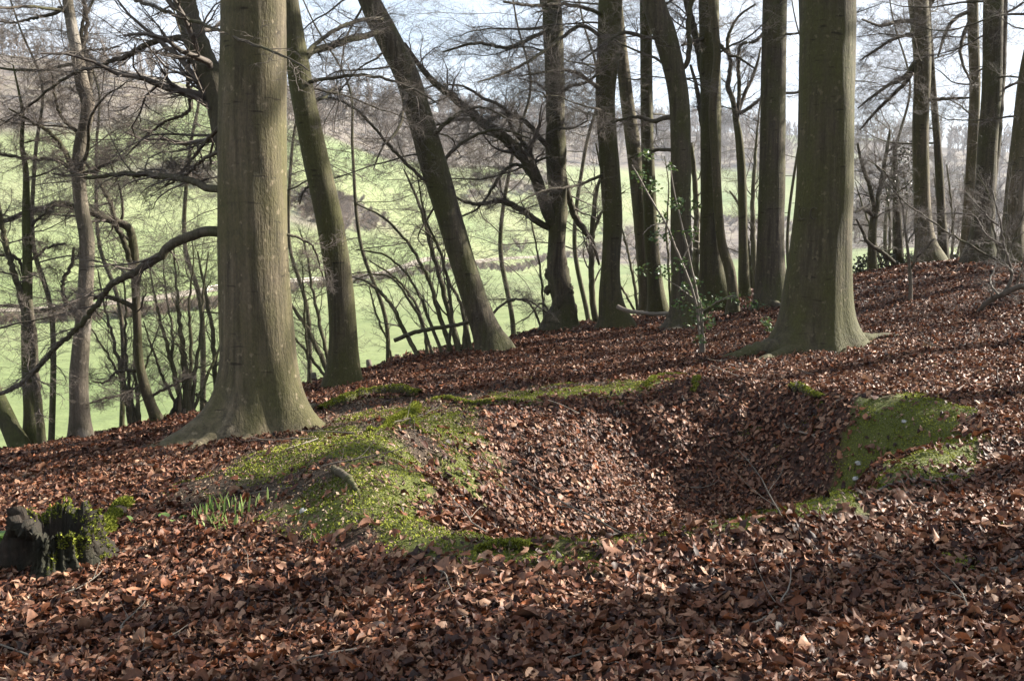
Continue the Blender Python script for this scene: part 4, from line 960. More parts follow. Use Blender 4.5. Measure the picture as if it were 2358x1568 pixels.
shrub('hazel_shrub', 'tangle of thin sunlit shoots behind the pole-like beech', 'shrub', (1470, 720),
      [([(1470, 725, 9), (1458, 640, 7), (1440, 560, 5), (1420, 480, 3)], 23.0), ([(1476, 725, 8), (1470, 620, 6), (1462, 520, 4), (1470, 430, 2)], 23.4), ([(1545, 720, 7), (1540, 620, 6), (1535, 520, 5), (1540, 430, 3), (1530, 360, 2)], 22.8),
       ([(1465, 722, 6), (1430, 660, 5), (1400, 620, 3)], 22.6)], 22.8, M_STEM, M_TWIGG, 48, kA=10)
shrub('young_tree', 'cluster of thin upright stems behind the small fork-topped tree', 'tree', (1735, 668),
      [([(1738, 670, 15), (1735, 580, 13), (1733, 480, 11), (1738, 380, 8), (1744, 300, 5), (1752, 220, 3)], 26.2), ([(1742, 670, 9), (1748, 560, 8), (1750, 440, 6), (1758, 340, 4)], 26.6), ([(1728, 670, 8), (1722, 560, 7), (1700, 470, 6), (1680, 440, 4)], 26.2),
       ([(1602, 700, 18), (1602, 600, 16), (1604, 500, 14), (1598, 400, 12), (1592, 330, 8)], 24.5)], 26.0, M_STEM, M_TWIG, 49, kA=12)
# undergrowth of bare saplings beyond the right-hand bank
shrub('hazel_shrub', 'bare bush of fine grey twigs behind the upcurved small tree', 'shrub', (2040, 625),
      [([(2042, 630, 8), (2050, 540, 6), (2045, 460, 5), (2030, 390, 3)], 27.4), ([(2035, 630, 7), (2010, 540, 5), (1985, 470, 4), (1970, 420, 2)], 27.6), ([(2050, 630, 7), (2080, 540, 5), (2090, 460, 4), (2080, 400, 2)], 27.8)], 27.5, M_STEM, M_TWIG, 50, kA=14, kB=8, lenA=.42)
shrub('hazel_shrub', 'bare bush filling the gap between the collared beech and the slim grey tree', 'shrub', (2190, 615),
      [([(2190, 618, 8), (2195, 540, 6), (2190, 460, 5), (2180, 380, 3)], 25.4), ([(2184, 618, 7), (2165, 540, 5), (2160, 480, 4), (2150, 400, 2)], 25.0), ([(2196, 618, 7), (2215, 540, 5), (2222, 470, 4), (2220, 400, 2)], 25.8), ([(2160, 600, 5), (2190, 540, 4), (2200, 480, 3)], 24.0)], 25.2, M_STEM, M_TWIG, 51, kA=14, kB=8, lenA=.42)
shrub('hazel_shrub', 'pale twiggy bush at the feet of the edge trunks on the right', 'shrub', (2310, 610),
      [([(2312, 612, 7), (2315, 540, 6), (2320, 460, 5), (2330, 380, 3)], 18.4), ([(2308, 612, 7), (2290, 540, 5), (2280, 460, 4), (2250, 400, 2)], 18.2), ([(2318, 612, 7), (2340, 540, 5), (2362, 480, 3)], 18.0)], 18.2, M_STEM, M_TWIG, 52, kA=12, kB=7, lenA=.42)
# spreading boughs of a fallen dead tree at the right edge
t = thing('fallen_branch', 'grey fallen bough with criss-crossing dead limbs at the right edge', 'branch', P(2260, 722, 14.5))
tw = Twigs(); g = np.random.default_rng(77)
for i, (rows, Y1, kA) in enumerate([([(2242, 728, 10), (2258, 712, 16), (2280, 692, 19), (2310, 676, 19), (2345, 662, 20), (2420, 650, 22)], 13.5, 4), ([(2310, 676, 13), (2330, 640, 11), (2322, 600, 9), (2312, 560, 8), (2300, 500, 6), (2285, 440, 4)], 14.0, 8),
                                    ([(2318, 610, 7), (2260, 580, 7), (2200, 545, 6), (2160, 520, 6), (2120, 492, 5), (2080, 462, 4), (2040, 420, 3)], 13.6, 16), ([(2308, 565, 7), (2270, 540, 6), (2245, 500, 5), (2200, 492, 4), (2150, 492, 3)], 14.6, 10),
                                    ([(2300, 520, 7), (2280, 505, 6), (2258, 480, 5), (2220, 440, 3)], 14.2, 8), ([(2300, 680, 7), (2280, 650, 6), (2290, 620, 4), (2300, 590, 3)], 14.8, 6), ([(2340, 660, 8), (2358, 600, 7), (2390, 540, 5)], 13.6, 8)]):
    pl, rd = px_path([(a_, b_, c_ * .68) for a_, b_, c_ in rows], 14.4 if i == 0 else 14.0, Y1, 30, wob=.012, seed=900 + i)
    v, q = tubes(pl[None], rd[None], 8); obj('bough' if i == 0 else 'limb', v, [q], M_DEAD if i != 2 else M_LIMB, t)
    tw.spray(pl[None], rd[None], g, kA + 4, .34, 7, 4)
tw.build('twigs', M_TWIG, t)

# the wood goes on to the right of the picture
for k, (x, y, dia, H, dn, lab) in enumerate([
        (9.2, 7.3, .62, 19, 1.0, 'tall beech of the wood out to the right, nearest the camera'), (11.5, 7.0, .45, 17, 1.0, 'slimmer beech of the wood out to the right, beside the nearest one'),
        (12.2, 11.7, .42, 20, .35, 'tall beech of the wood out to the right, behind the hollow'), (14.2, 10.4, .4, 18, .35, 'beech of the wood out to the right, in the middle of the group'),
        (8.0, 4.5, .38, 15, 1.0, 'young beech of the wood out to the right, beside the camera'), (20, 12.4, .5, 20, .8, 'wide crowned beech of the wood far out to the right'),
        (26, 12, .6, 21, 1.5, 'wide crowned beech of the wood farther out to the right'), (24, 23.5, .6, 20, 1.5, 'wide crowned beech of the wood out to the right at the back'),
        (32, 24.0, .6, 21, 1.5, 'wide crowned beech of the wood farthest out to the right'), (18.5, 9.5, .5, 19, 1.5, 'wide crowned beech of the wood right of the middle group'), (17, 19.8, .5, 19, 1.3, 'beech of the wood behind the double dark trunk'),
        (17, 15.95, .55, 18, .5, 'straight beech of the wood right of the double dark trunk'),
        (21, 25, .55, 20, 1.3, 'beech of the wood deep behind the right edge')]):
    zb = zg1(x, y); f = y * math.cos(PITCH) - (zb - EYE) * math.sin(PITCH); w = dia * FPX / y
    bx, by = project(np.array([[x, y, zb]])); tx, ty = project(np.array([[x + .25, y, zb + 4.5]]))
    tree('beech_tree', lab, 'tree', y, [(tx[0], ty[0], w * .85), (bx[0], by[0], w * 1.2)], H=H, sides=16, seed=80 + k, m=M_BARK, dense=dn, step=.3, group='beeches of the wood out to the right')

# and behind the camera
def copy_thing(src, loc, rz, sc, label, group):
    c = src.copy(); COL.objects.link(c); c.location = loc; c.rotation_euler = (0, 0, rz); c.scale = (sc, sc, sc); c['label'] = label; c['group'] = group
    for ch in src.children:
        d = ch.copy(); COL.objects.link(d); d.parent = c
    return c
src_ = [o for o in bpy.data.objects if o.get('group') == 'beeches of the wood out to the right']
g = np.random.default_rng(17)
for k in range(26):
    x = -16 + 34 * ((k * .618) % 1); y = -3.5 - 22 * ((k * .381 + .1) % 1)
    copy_thing(src_[5 + k % 7], (x, y, zg1(x, y)), g.random() * 6.28, g.uniform(.8, 1.1), 'tall bare beech of the wood behind the viewpoint', 'beeches behind the viewpoint')

# trees rooted below the crest of the bank whose sprays fill the view over the valley
for k, (px, Y, w, lean, lab, n, h0, h1, ln) in enumerate([
        (110, 17, 24, -20, 'small bare tree below the bank, behind the twin-stemmed tree', 10, 4.0, 9.0, 2.8),
        (270, 19, 20, -40, 'bare spreading tree below the bank, behind the pale tree', 11, 4.0, 9.5, 3.2),
        (455, 24, 24, -10, 'bare tree below the bank, half hidden by the great beech', 10, 5.0, 11.0, 3.4),
        (700, 23, 20, -20, 'bare twiggy tree below the bank between the two left beeches', 10, 4.5, 10.0, 3.4),
        (880, 22, 20, -60, 'bare twiggy tree below the bank between slim beech and leaning tree', 13, 3.5, 9.0, 3.4),
        (1170, 27, 24, 20, 'bare twiggy tree below the bank right of the leaning tree', 13, 4.0, 11.0, 3.6),
        (1345, 30, 24, 10, 'bare twiggy tree below the bank behind the burred tree', 11, 4.0, 11.0, 3.4),
        (1835, 30, 18, 10, 'bare tree below the bank seen between the dark trunk and the broad beech', 10, 3.0, 9.0, 3.0),
        (2060, 33, 20, 10, 'bare twiggy tree beyond the bank behind the evergreen', 10, 3.0, 10.0, 3.2)]):
    zb = zg1((px - CX) / FPX * Y, Y)
    # picture height of the foot
    pz = project(np.array([[(px - CX) / FPX * Y, Y, zb]]))[1][0]
    tree('bare_tree', lab, 'tree', Y, [(px + lean * 2.2 - 22, 60, w * .18), (px + lean * 1.6 + 20, 200, w * .25), (px + lean - 8, 350, w * .34), (px + lean * .4 - 26, 560, w * .42), (px + 12, 760, w * .5), (px, pz, w * .75)], m=M_BARKD, seed=60 + k, H=11, crown=False,
         rand=(n, h0, h1, ln, 90, 180, 8, -.01), sides=12, fine=.0019, step=.25, group='bare trees below the bank')

# ------------------------------------------------------------------ holly sapling and other greenery
def leafy(name, label, cat, base, Y, stems, clumps, m_l, L, W, seed, mst=M_TWIGP, n=60):
    t = thing(name, label, cat, P(base[0], base[1], Y)); g = np.random.default_rng(seed)
    for i, (rows, Y1) in enumerate(stems):
        pl, rd = px_path(rows, Y, Y1, 26, wob=.008, seed=seed + i); v, q = tubes(pl[None], rd[None], 6); obj('stem', v, [q], mst, t)
    m = Mesh()
    for (px, py, rpx, k) in clumps:
        c0 = P(px, py, Y + g.uniform(-.15, .15)); rr = rpx * Y / FPX
        d = g.normal(size=(k, 3)); d = norm(d) * (g.random((k, 1)) ** .5) * rr * np.array([1, 1, .8])
        leaves(m, c0 + d, L, W, g, droop=.25)
    m.build('foliage', m_l, t)
    return t
hs = [([(1614, 822, 6), (1606, 720, 6), (1585, 640, 6), (1560, 580, 5), (1535, 520, 4), (1505, 470, 4), (1470, 405, 3), (1455, 380, 2)], 13.0), ([(1618, 820, 6), (1612, 720, 6), (1600, 650, 5), (1582, 570, 5), (1566, 500, 4), (1552, 440, 3), (1542, 370, 2)], 13.4),
      ([(1622, 818, 5), (1618, 740, 5), (1612, 690, 4)], 13.2), ([(1600, 690, 4), (1560, 660, 3), (1530, 640, 2)], 13.2), ([(1612, 720, 3), (1660, 690, 3), (1690, 680, 2)], 13.2), ([(1570, 600, 3), (1600, 540, 2.5), (1610, 500, 2)], 13.3), ([(1530, 515, 3), (1500, 520, 2), (1480, 540, 2)], 12.9)]
leafy('holly_sapling', 'spindly holly sapling with pale arching stems and sparse green leaf tufts', 'sapling', (1616, 822), 13.2, hs,
      [(1490, 355, 20, 34), (1478, 400, 22, 40), (1500, 430, 24, 46), (1525, 500, 20, 30), (1545, 385, 16, 20), (1560, 470, 24, 44), (1512, 545, 24, 40), (1540, 540, 20, 26), (1590, 535, 22, 36), (1600, 470, 14, 16), (1570, 610, 24, 34), (1530, 625, 22, 30),
       (1590, 660, 28, 44), (1620, 700, 34, 40), (1650, 690, 26, 22), (1684, 685, 22, 16), (1600, 730, 30, 26), (1566, 700, 22, 26), (1630, 740, 26, 40), (1612, 780, 18, 18), (1480, 620, 18, 20)], M_HOLLY, .060, .018, 301)
leafy('bramble', 'small green bramble at the foot of the dark straight trunk', 'plant', (1745, 712), 17.2, [([(1745, 714, 4), (1748, 690, 3), (1735, 675, 2)], 17.0)], [(1745, 700, 20, 26), (1725, 705, 14, 10)], M_HOLLY, .07, .022, 302, M_TWIGG)
leafy('bramble', 'low green bramble sprig in leaves near the left root of the broad beech', 'plant', (1772, 760), 14.4, [([(1770, 768, 3), (1764, 745, 3), (1760, 728, 2)], 14.4)], [(1764, 742, 16, 34), (1776, 758, 12, 20)], M_HOLLY, .06, .020, 303, M_TWIGG)
leafy('bramble', 'tuft of bramble leaves beside the young wavy stem', 'plant', (1684, 700), 17.6, [([(1684, 704, 3), (1690, 690, 3), (1700, 684, 2)], 17.6)], [(1694, 690, 18, 22), (1720, 685, 14, 10)], M_HOLLY, .07, .022, 304, M_TWIGG)
for k, (px, py, r, lab) in enumerate([(1985, 612, 26, 'dark leafy bramble on the bank edge, nearest the broad beech'), (2035, 606, 28, 'dark leafy bramble on the bank edge below the evergreen'),
                                      (2085, 606, 22, 'dark leafy bramble on the bank edge left of the collared beech'), (2185, 606, 20, 'dark leafy bramble on the bank edge right of the collared beech')]):
    g = np.random.default_rng(500 + k)
    st = [([(px + g.uniform(-8, 8), py + 26, 4), (px + g.uniform(-r, r), py, 3), (px + g.uniform(-r, r) * 1.2, py - 22, 2)], 25.0) for _ in range(5)]
    leafy('bramble_bush', lab, 'shrub', (px, py + 24), 25.0, st, [(px, py, r, 110), (px - 14, py + 14, r, 80), (px + 12, py - 14, r * .8, 60)], M_DARKL, .085, .03, 500 + k, M_LIMB)

# ------------------------------------------------------------------ leaf litter
LEAF_T = None
def leaf_shapes(g, n, hi=True):
    """curled oval leaves in local axes: x along, y across, z up"""
    if hi:
        t = np.array([0, .25, .55, .8, 1.0]); w = np.array([.08, .44, .5, .30, .02]); s = np.array([-1, 0, 1.])
    else:
        t = np.array([0, .5, 1.0]); w = np.array([.1, .5, .05]); s = np.array([-1, 0, 1.])
    X = np.repeat((t - .5)[:, None], 3, 1); Yy = w[:, None] * s[None] * .60
    X = np.broadcast_to(X, (n, *X.shape)).copy(); Yy = np.broadcast_to(Yy, X.shape).copy()
    fold = g.normal(.25, .42, (n, 1, 1)); curl = g.normal(.3, .85, (n, 1, 1)); tw = g.normal(0, .8, (n, 1, 1)); Yy = Yy * g.uniform(.55, 1.15, (n, 1, 1)) + g.normal(0, .012, X.shape); X = X + g.normal(0, .015, X.shape)
    Zz = np.abs(Yy) * fold * 1.6 + curl * (X * X) * 1.1 + tw * X * Yy * 1.4 + g.normal(0, .04, X.shape)
    return np.stack([X, Yy, Zz], -1)          # n, rows, 3, 3
def place_leaves(m, xy, size, g, hi=True, tilt=.45, lift=.012, val=None, zoff=None):
    n = len(xy); sh = leaf_shapes(g, n, hi); rows = sh.shape[1]
    sz = size * np.clip(np.exp(g.normal(-.08, .28, n)), .45, 1.7)
    sh = sh.reshape(n, -1, 3) * sz[:, None, None]
    a = g.random(n) * 6.283; b = g.normal(0, tilt, n); c = g.normal(0, tilt, n); flip = np.where(g.random(n) < .4, -1., 1.)
    sh[..., 2] *= flip[:, None]
    ca, sa, cb, sb, cc, sc_ = np.cos(a), np.sin(a), np.cos(b), np.sin(b), np.cos(c), np.sin(c)
    x, y, z = sh[..., 0], sh[..., 1], sh[..., 2]
    y, z = y * cc[:, None] - z * sc_[:, None], y * sc_[:, None] + z * cc[:, None]
    x, z = x * cb[:, None] + z * sb[:, None], -x * sb[:, None] + z * cb[:, None]
    x, y = x * ca[:, None] - y * sa[:, None], x * sa[:, None] + y * ca[:, None]
    e = .05
    z0 = zg(xy[:, 0], xy[:, 1]); gx = (zg(xy[:, 0] + e, xy[:, 1]) - z0) / e; gy = (zg(xy[:, 0], xy[:, 1] + e) - z0) / e
    wz = z0[:, None] + z + np.clip(gx, -.45, .45)[:, None] * x + np.clip(gy, -.45, .45)[:, None] * y + (lift * (.2 + 1.6 * g.random(n)) if zoff is None else zoff)[:, None] + .35 * np.abs(z.min(1))[:, None]
    v = np.stack([xy[:, 0:1] + x, xy[:, 1:2] + y, wz], -1).reshape(-1, 3)
    k = np.arange(rows * 3).reshape(rows, 3)
    q = np.stack([k[:-1, :-1], k[:-1, 1:], k[1:, 1:], k[1:, :-1]], -1).reshape(-1, 4)
    f = (np.arange(n)[:, None, None] * rows * 3 + q[None]).reshape(-1, 4)
    m.add(v, f, np.repeat(g.random(n) if val is None else val, rows * 3))

def litter_density(x, y):
    d = 1 - .93 * np.clip(mossiness(x, y) * 1.3, 0, 1)
    d = d * (1 - .88 * bareness(x, y))
    dc = y - ycrest(x)
    return d * (1 - smooth(.1, .9, dc))
g = np.random.default_rng(99); m = Mesh()
for (y0, y1, dens, size, hi, tilt, lift) in [(2.6, 4.6, 2900, .050, True, .34, .018), (4.6, 7.2, 2400, .048, True, .34, .018), (7.2, 11, 1600, .048, True, .34, .018), (11, 17, 800, .052, False, .5, .02), (17, 27, 280, .066, False, .5, .02)]:
    hw0, hw1 = y0 * .5 + 1.2, y1 * .5 + 1.2
    n = int((hw0 + hw1) * (y1 - y0) * dens); yy = y0 + (y1 - y0) * g.random(n); xx = (g.random(n) * 2 - 1) * (yy * .5 + 1.2)
    keep = g.random(n) < litter_density(xx, yy); xy = np.c_[xx, yy][keep]
    clump = vnoise(xy[:, 0] * 6, xy[:, 1] * 6, 13)
    place_leaves(m, xy, size, g, hi, tilt, lift, zoff=(lift * (.1 + 1.2 * g.random(len(xy))) + .02 * clump))
for (y0, y1, dens) in [(2.8, 6.5, 70), (6.5, 11, 45)]:
    n = int((y0 * .5 + y1 * .5 + 2.4) * (y1 - y0) * dens); yy = y0 + (y1 - y0) * g.random(n); xx = (g.random(n) * 2 - 1) * (yy * .5 + 1.2)
    keep = g.random(n) < litter_density(xx, yy); xy = np.c_[xx, yy][keep]
    place_leaves(m, xy, .072, g, True, .22, .03, val=.55 + .42 * g.random(len(xy)), zoff=.022 + .012 * g.random(len(xy)))
o = m.build('leaf_litter', M_LEAF); props(o, 'brown fallen beech leaves carpeting the woodland floor', 'leaf litter', kind='stuff')

# ------------------------------------------------------------------ moss tufts and beech mast
g = np.random.default_rng(123); m = Mesh(); mh = Mesh()
x0, x1, y0, y1 = -3.6, 5.4, 4.4, 12.5
n = 560000; xx = x0 + (x1 - x0) * g.random(n); yy = y0 + (y1 - y0) * g.random(n)
mm = mossiness(xx, yy) + (fbm(xx * 2.2, yy * 2.2, 55) - .47) * 1.3 + (fbm(xx * 9, yy * 9, 56) - .47) * 1.3
k = mm > .35 + .2 * g.random(n); xx, yy = xx[k], yy[k]; n = len(xx)
c = np.c_[xx, yy, zg(xx, yy) + .001]
a = g.random(n) * 6.283; d = np.stack([np.cos(a), np.sin(a), 0 * a], -1); s = np.stack([-np.sin(a), np.cos(a), 0 * a], -1)
hh = (.004 + .008 * g.random(n))[:, None]; hump = (.045 * np.clip(fbm(xx * 6, yy * 6, 57) - .4, 0, 1))[:, None] * np.array([0, 0, 1.]) + (.03 * np.clip(fbm(xx * 13, yy * 13, 59) - .42, 0, 1))[:, None] * np.array([0, 0, 1.])
v = np.stack([c - s * .0055 + hump, c + s * .0055 + hump, c + d * hh * .9 + np.array([0, 0, 1.]) * hh + hump], 1).reshape(-1, 3)
m.add(v, np.arange(3 * n).reshape(-1, 3), np.repeat(np.clip(g.random(n) * .45 + 1.3 * (fbm(xx * 4.5, yy * 4.5, 58) - .25), 0, 1), 3))
o = m.build('moss_carpet', M_MOSS); props(o, 'bright green moss covering the banks around the hollow', 'moss', kind='stuff')
n = 110000; xx = x0 + (x1 - x0) * g.random(n); yy = y0 + (y1 - y0) * g.random(n)
k = g.random(n) < np.maximum(bareness(xx, yy) * .9, .25 * mossiness(xx, yy)); xx, yy = xx[k], yy[k]
m2 = Mesh(); place_leaves(m2, np.c_[xx, yy], .020, g, False, .6, .006, zoff=.004 + .012 * g.random(len(xx)))
n = 16000; yy = 2.8 + 8 * g.random(n); xx = (g.random(n) * 2 - 1) * (yy * .5 + .8); kk = g.random(n) < litter_density(xx, yy); xx, yy = xx[kk], yy[kk]
place_leaves(m2, np.c_[xx, yy], .022, g, False, .6, .006, zoff=.018 + .016 * g.random(len(xx)))
o = m2.build('beech_mast', M_HUSK); props(o, 'pale husks and crumbs of leaf strewn over the mossy mound', 'beech mast', kind='stuff')

# ------------------------------------------------------------------ mossy roots, logs and sticks
def tuft_mesh(m, pts, g, size=.012, nrm=None):
    n = len(pts); up = np.array([0, 0, 1.]) if nrm is None else nrm
    d = norm(g.normal(size=(n, 3)) + 1.0 * up); s = norm(np.cross(d, g.normal(size=(n, 3))))
    h = (size * g.uniform(.5, 1.5, n))[:, None]
    v = np.stack([pts - s * h * .5, pts + s * h * .5, pts + d * h * 1.3], 1).reshape(-1, 3)
    m.add(v, np.arange(3 * n).reshape(-1, 3), np.repeat(g.random(n), 3))

def moss_on(pl, rd, g, dens, cover=1.2, size=.012):
    """tufts over the upper side of a tube"""
    L = np.linalg.norm(np.diff(pl, axis=0), axis=1).sum(); n = int(dens * L)
    t = g.random(n) * (len(pl) - 1); i = np.minimum(t.astype(int), len(pl) - 2); f = (t - i)[:, None]
    c = pl[i] * (1 - f) + pl[i + 1] * f; r = (rd[i] * (1 - f[:, 0]) + rd[i + 1] * f[:, 0])
    T = norm(pl[i + 1] - pl[i]); A = norm(np.cross(T, np.array([0, 0, 1.]))); B = np.cross(A, T)
    a = g.normal(0, cover * .6, n); nr = np.sin(a)[:, None] * A + np.cos(a)[:, None] * B
    return c + nr * (r * .97)[:, None], nr

def ground_stick(name, label, cat, rows, m_, seed, moss=0, lift=.35, group=None, parts='wood', twigs=None, size=.012):
    a = np.array([np.r_[G(px, py), w] for px, py, w in rows]); a[:, 3] = a[:, 3] * a[:, 1] / FPX / 2
    n = max(16, len(rows) * 7); o_ = spline(a, n); g = np.random.default_rng(seed)
    o_[:, 2] = np.maximum(zg(o_[:, 0], o_[:, 1]), 0 * o_[:, 2] - 9) + o_[:, 3] * lift + .006
    o_[:, :3] += g.normal(0, .004, (n, 3)); rd = np.clip(o_[:, 3] * (1 + .12 * g.normal(size=n)), .003, None)
    v, q = tubes(o_[None, :, :3], rd[None], 9)
    if moss:
        t = thing(name, label, cat, o_[n // 2, :3], group); obj(parts, v, [q], m_, t)
        m = Mesh(); p, nr = moss_on(o_[:, :3], rd, g, moss, size=size); tuft_mesh(m, p, g, size, nr); m.build('moss', M_MOSS, t)
    else:
        m = Mesh(); m.add(v, q)
        if twigs:
            A, ra = grow(o_[None, :, :3], rd[None], twigs, .45, .7, 5, g, wig=.15, rr=.6, rmin=.002); v2, q2 = tubes(A, ra, 4); m.add(v2, q2)
        t = m.build(name, m_, loc=tuple(o_[n // 2, :3])); props(t, label, cat, group)
    return t
ground_stick('mossy_root', 'thick dark mossy root snaking right from the foot of the great beech', 'root', [(738, 948, 16), (800, 927, 26), (860, 914, 30), (920, 909, 30), (968, 914, 20)], M_BARKD, 1, 2600, .5)
ground_stick('mossy_root', 'thin wavy mossy root continuing along the back edge of the hollow', 'root', [(985, 932, 10), (1035, 924, 15), (1080, 934, 13), (1130, 930, 12), (1185, 930, 8)], M_BARKD, 2, 1700, .5)
ground_stick('mossy_root', 'bright green mossy root like a finger pointing left, on top of the mound', 'root', [(850, 997, 8), (895, 988, 17), (935, 966, 22), (958, 945, 20)], M_BARKD, 3, 3600, .5, size=.016)
ground_stick('mossy_root', 'short dark root hooking down from the bright green mossy root', 'root', [(948, 962, 12), (960, 986, 9), (975, 1000, 7), (992, 1006, 4)], M_BARKD, 4, 700, .5)
ground_stick('mossy_log', 'small humped log coated in moss on the near lip of the hollow', 'log', [(1100, 1272, 8), (1135, 1268, 18), (1175, 1266, 22), (1215, 1268, 16), (1240, 1272, 6)], M_BARKD, 5, 4200, .55, size=.014)
ground_stick('broken_stick', 'short dark tapering stick lying on the mossy mound', 'stick', [(766, 1088, 17), (788, 1100, 19), (808, 1116, 15), (822, 1134, 9), (828, 1146, 4)], M_BARKD, 6, 0, .6)
ground_stick('mossy_root', 'looped mossy root at the back of the hollow', 'root', [(1488, 905, 8), (1495, 886, 13), (1520, 874, 13), (1560, 870, 10), (1600, 868, 6)], M_BARKD, 7, 2600, .5)
ground_stick('mossy_root', 'stubby mossy root end standing at the back of the hollow', 'root', [(1596, 906, 8), (1602, 888, 15), (1606, 876, 10)], M_BARKD, 8, 3200, .6)
ground_stick('mossy_log', 'short bent log with a mossy end at the far right of the hollow', 'log', [(1822, 908, 26), (1842, 902, 22), (1866, 912, 14), (1896, 920, 10)], M_BARKD, 9, 2300, .6)
ground_stick('long_stick', 'long thin grey bough lying along the right rim of the hollow', 'stick', [(1975, 1158, 5), (2040, 1128, 9), (2110, 1112, 9), (2190, 1098, 7), (2270, 1078, 6), (2380, 1056, 4)], M_DEAD, 10, 0, .8)
ground_stick('pale_twig', 'pale forked twig lying inside the hollow on its dark far side', 'twig', [(1806, 986, 4), (1840, 1000, 5), (1878, 1020, 4)], M_TWIGP, 11, 0, 1.5, twigs=2)
ground_stick('pale_twig', 'pale branching twig on the leaf slope above the far right of the hollow', 'twig', [(1905, 950, 4), (1925, 930, 5), (1948, 922, 4)], M_TWIGP, 12, 0, 1.5, twigs=3)
ground_stick('fallen_stick', 'whitish stick poking up at the bottom edge right of centre', 'stick', [(2020, 1572, 16), (2060, 1545, 15), (2094, 1520, 13)], M_TWIGP, 13, 0, 1.2)
ground_stick('fallen_stick', 'dark stick in leaves at the right edge of the foreground', 'stick', [(2250, 1345, 12), (2300, 1318, 14), (2370, 1285, 14)], M_DEAD, 14, 0, .8)
ground_stick('fallen_stick', 'forked grey stick near the lower right corner', 'stick', [(2090, 1440, 6), (2140, 1475, 9), (2150, 1500, 8)], M_DEAD, 15, 0, 1.0, twigs=2)
ground_stick('fallen_stick', 'straight pale stick slanting down from the stump', 'stick', [(78, 1360, 6), (110, 1325, 7), (150, 1292, 6)], M_TWIGP, 16, 0, 2.0)
ground_stick('fallen_stick', 'long thin stick in the leaves right of the green shoots', 'stick', [(560, 1345, 5), (620, 1318, 6), (690, 1290, 6), (730, 1268, 4)], M_DEAD, 17, 0, 1.2, twigs=3)
ground_stick('fallen_stick', 'long slanting stick among leaves below the mossy mound', 'stick', [(790, 1390, 5), (880, 1360, 7), (960, 1320, 5)], M_DEAD, 18, 0, 1.2, twigs=2)
ground_stick('fallen_stick', 'thin bare stick in front of the green shoots', 'stick', [(455, 1290, 5), (485, 1330, 6), (515, 1372, 4)], M_DEAD, 19, 0, 1.4)
ground_stick('buried_branch', 'dark half buried branch in leaves right of the stump', 'branch', [(245, 1283, 14), (320, 1276, 18), (400, 1272, 12), (440, 1275, 8)], M_DEAD, 20, 0, .35)
def air_stick(name, label, rows, Y, Y1, m_, seed, kA=0):
    pl, rd = px_path(rows, Y, Y1, 26, wob=.01, seed=seed); m = Mesh(); v, q = tubes(pl[None], rd[None], 8); m.add(v, q)
    if kA:
        A, ra = grow(pl[None], rd[None], kA, .35, .8, 5, np.random.default_rng(seed), rr=.4, rmin=.003); v, q = tubes(A, ra, 4); m.add(v, q)
    o = m.build(name, m_, loc=tuple(pl[0])); return props(o, label, 'branch')
air_stick('fallen_branch', 'pale broken branch propped between the sinuous and the crooked beeches', [(1422, 706, 11), (1440, 714, 10), (1490, 722, 9), (1545, 722, 9)], 18.6, 17.8, M_TWIGP, 31)
air_stick('snapped_branch', 'snapped grey branch hanging level in the coppice stems', [(908, 784, 10), (960, 764, 10), (1040, 750, 9), (1080, 742, 8), (1118, 722, 7)], 16.2, 16.0, M_LIMB, 32, 5)

# fallen twigs scattered over the litter
g = np.random.default_rng(808); tp = []
for k in range(5):
    L = .35 + .12 * k; pl = np.zeros((1, 9, 3)); d = np.array([1., 0, 0]); p_ = np.zeros(3)
    for j in range(1, 9):
        d = norm(d + g.normal(0, .13, 3) * np.array([1, 1, .25])); p_ = p_ + d * L / 8; pl[0, j] = p_
    rd = np.linspace(.0055, .0022, 9)[None]; m = Mesh(); v, q = tubes(pl, rd, 5); m.add(v, q)
    A, ra = grow(pl, rd, 3, .4, .7, 4, g, wig=.12, rr=.7, rmin=.0018, flat=.2); v, q = tubes(A, ra, 4); m.add(v, q)
    tp.append(m)
first = []
for k in range(64):
    y = 3.6 + 9 * g.random() ** 1.5; x = (g.random() * 2 - 1) * (y * .5); z = zg1(x, y) + .03
    if k < 5:
        o = tp[k].build('fallen_twig', M_DEAD if k % 2 else M_TWIGP); first.append(o)
    else:
        o = first[k % 5].copy(); COL.objects.link(o)
    o.location = (x, y, z); e = .12; ang = g.random() * 6.28
    sx = (zg1(x + e, y) - z + .03) / e; sy = (zg1(x, y + e) - z + .03) / e
    slope = math.atan(sx * math.cos(ang) + sy * math.sin(ang))
    o.rotation_euler = (g.random() * .6, -slope, ang)
    props(o, 'thin dry fallen twig lying on the brown leaf litter', 'twig', 'fallen twigs on the litter')

# ------------------------------------------------------------------ flints
def stone(label, px, py, r, seed):
    g = np.random.default_rng(seed); c = G(px, py); n, k = 10, 14
    th, ph = np.meshgrid(np.linspace(0, 2 * math.pi, k, endpoint=False), np.linspace(.02, math.pi - .02, n))
    rr = r * .75 * (1 + .9 * (vnoise(np.cos(th) * 1.5 + seed, np.cos(ph) * 2 + np.sin(th), seed) - .5))
    v = np.stack([rr * np.sin(ph) * np.cos(th) * 1.3, rr * np.sin(ph) * np.sin(th), rr * np.cos(ph) * .7], -1).reshape(-1, 3) + c + np.array([0, 0, r * .55])
    idx = np.arange(n * k).reshape(n, k); a, b = idx[:-1], idx[1:]
    q = np.stack([a, b, np.roll(b, -1, 1), np.roll(a, -1, 1)], -1).reshape(-1, 4)
    o = obj('flint', v, [q], M_STONE, loc=tuple(c)); props(o, label, 'stone')
stone('white flint low in the hollow under the mossy right bank', 1978, 1072, .032, 1)
stone('white flint at the foot of the right bank, nearest the rim', 1972, 1108, .036, 2)
stone('pale flint lying on the mossy mound', 700, 1182, .028, 3)
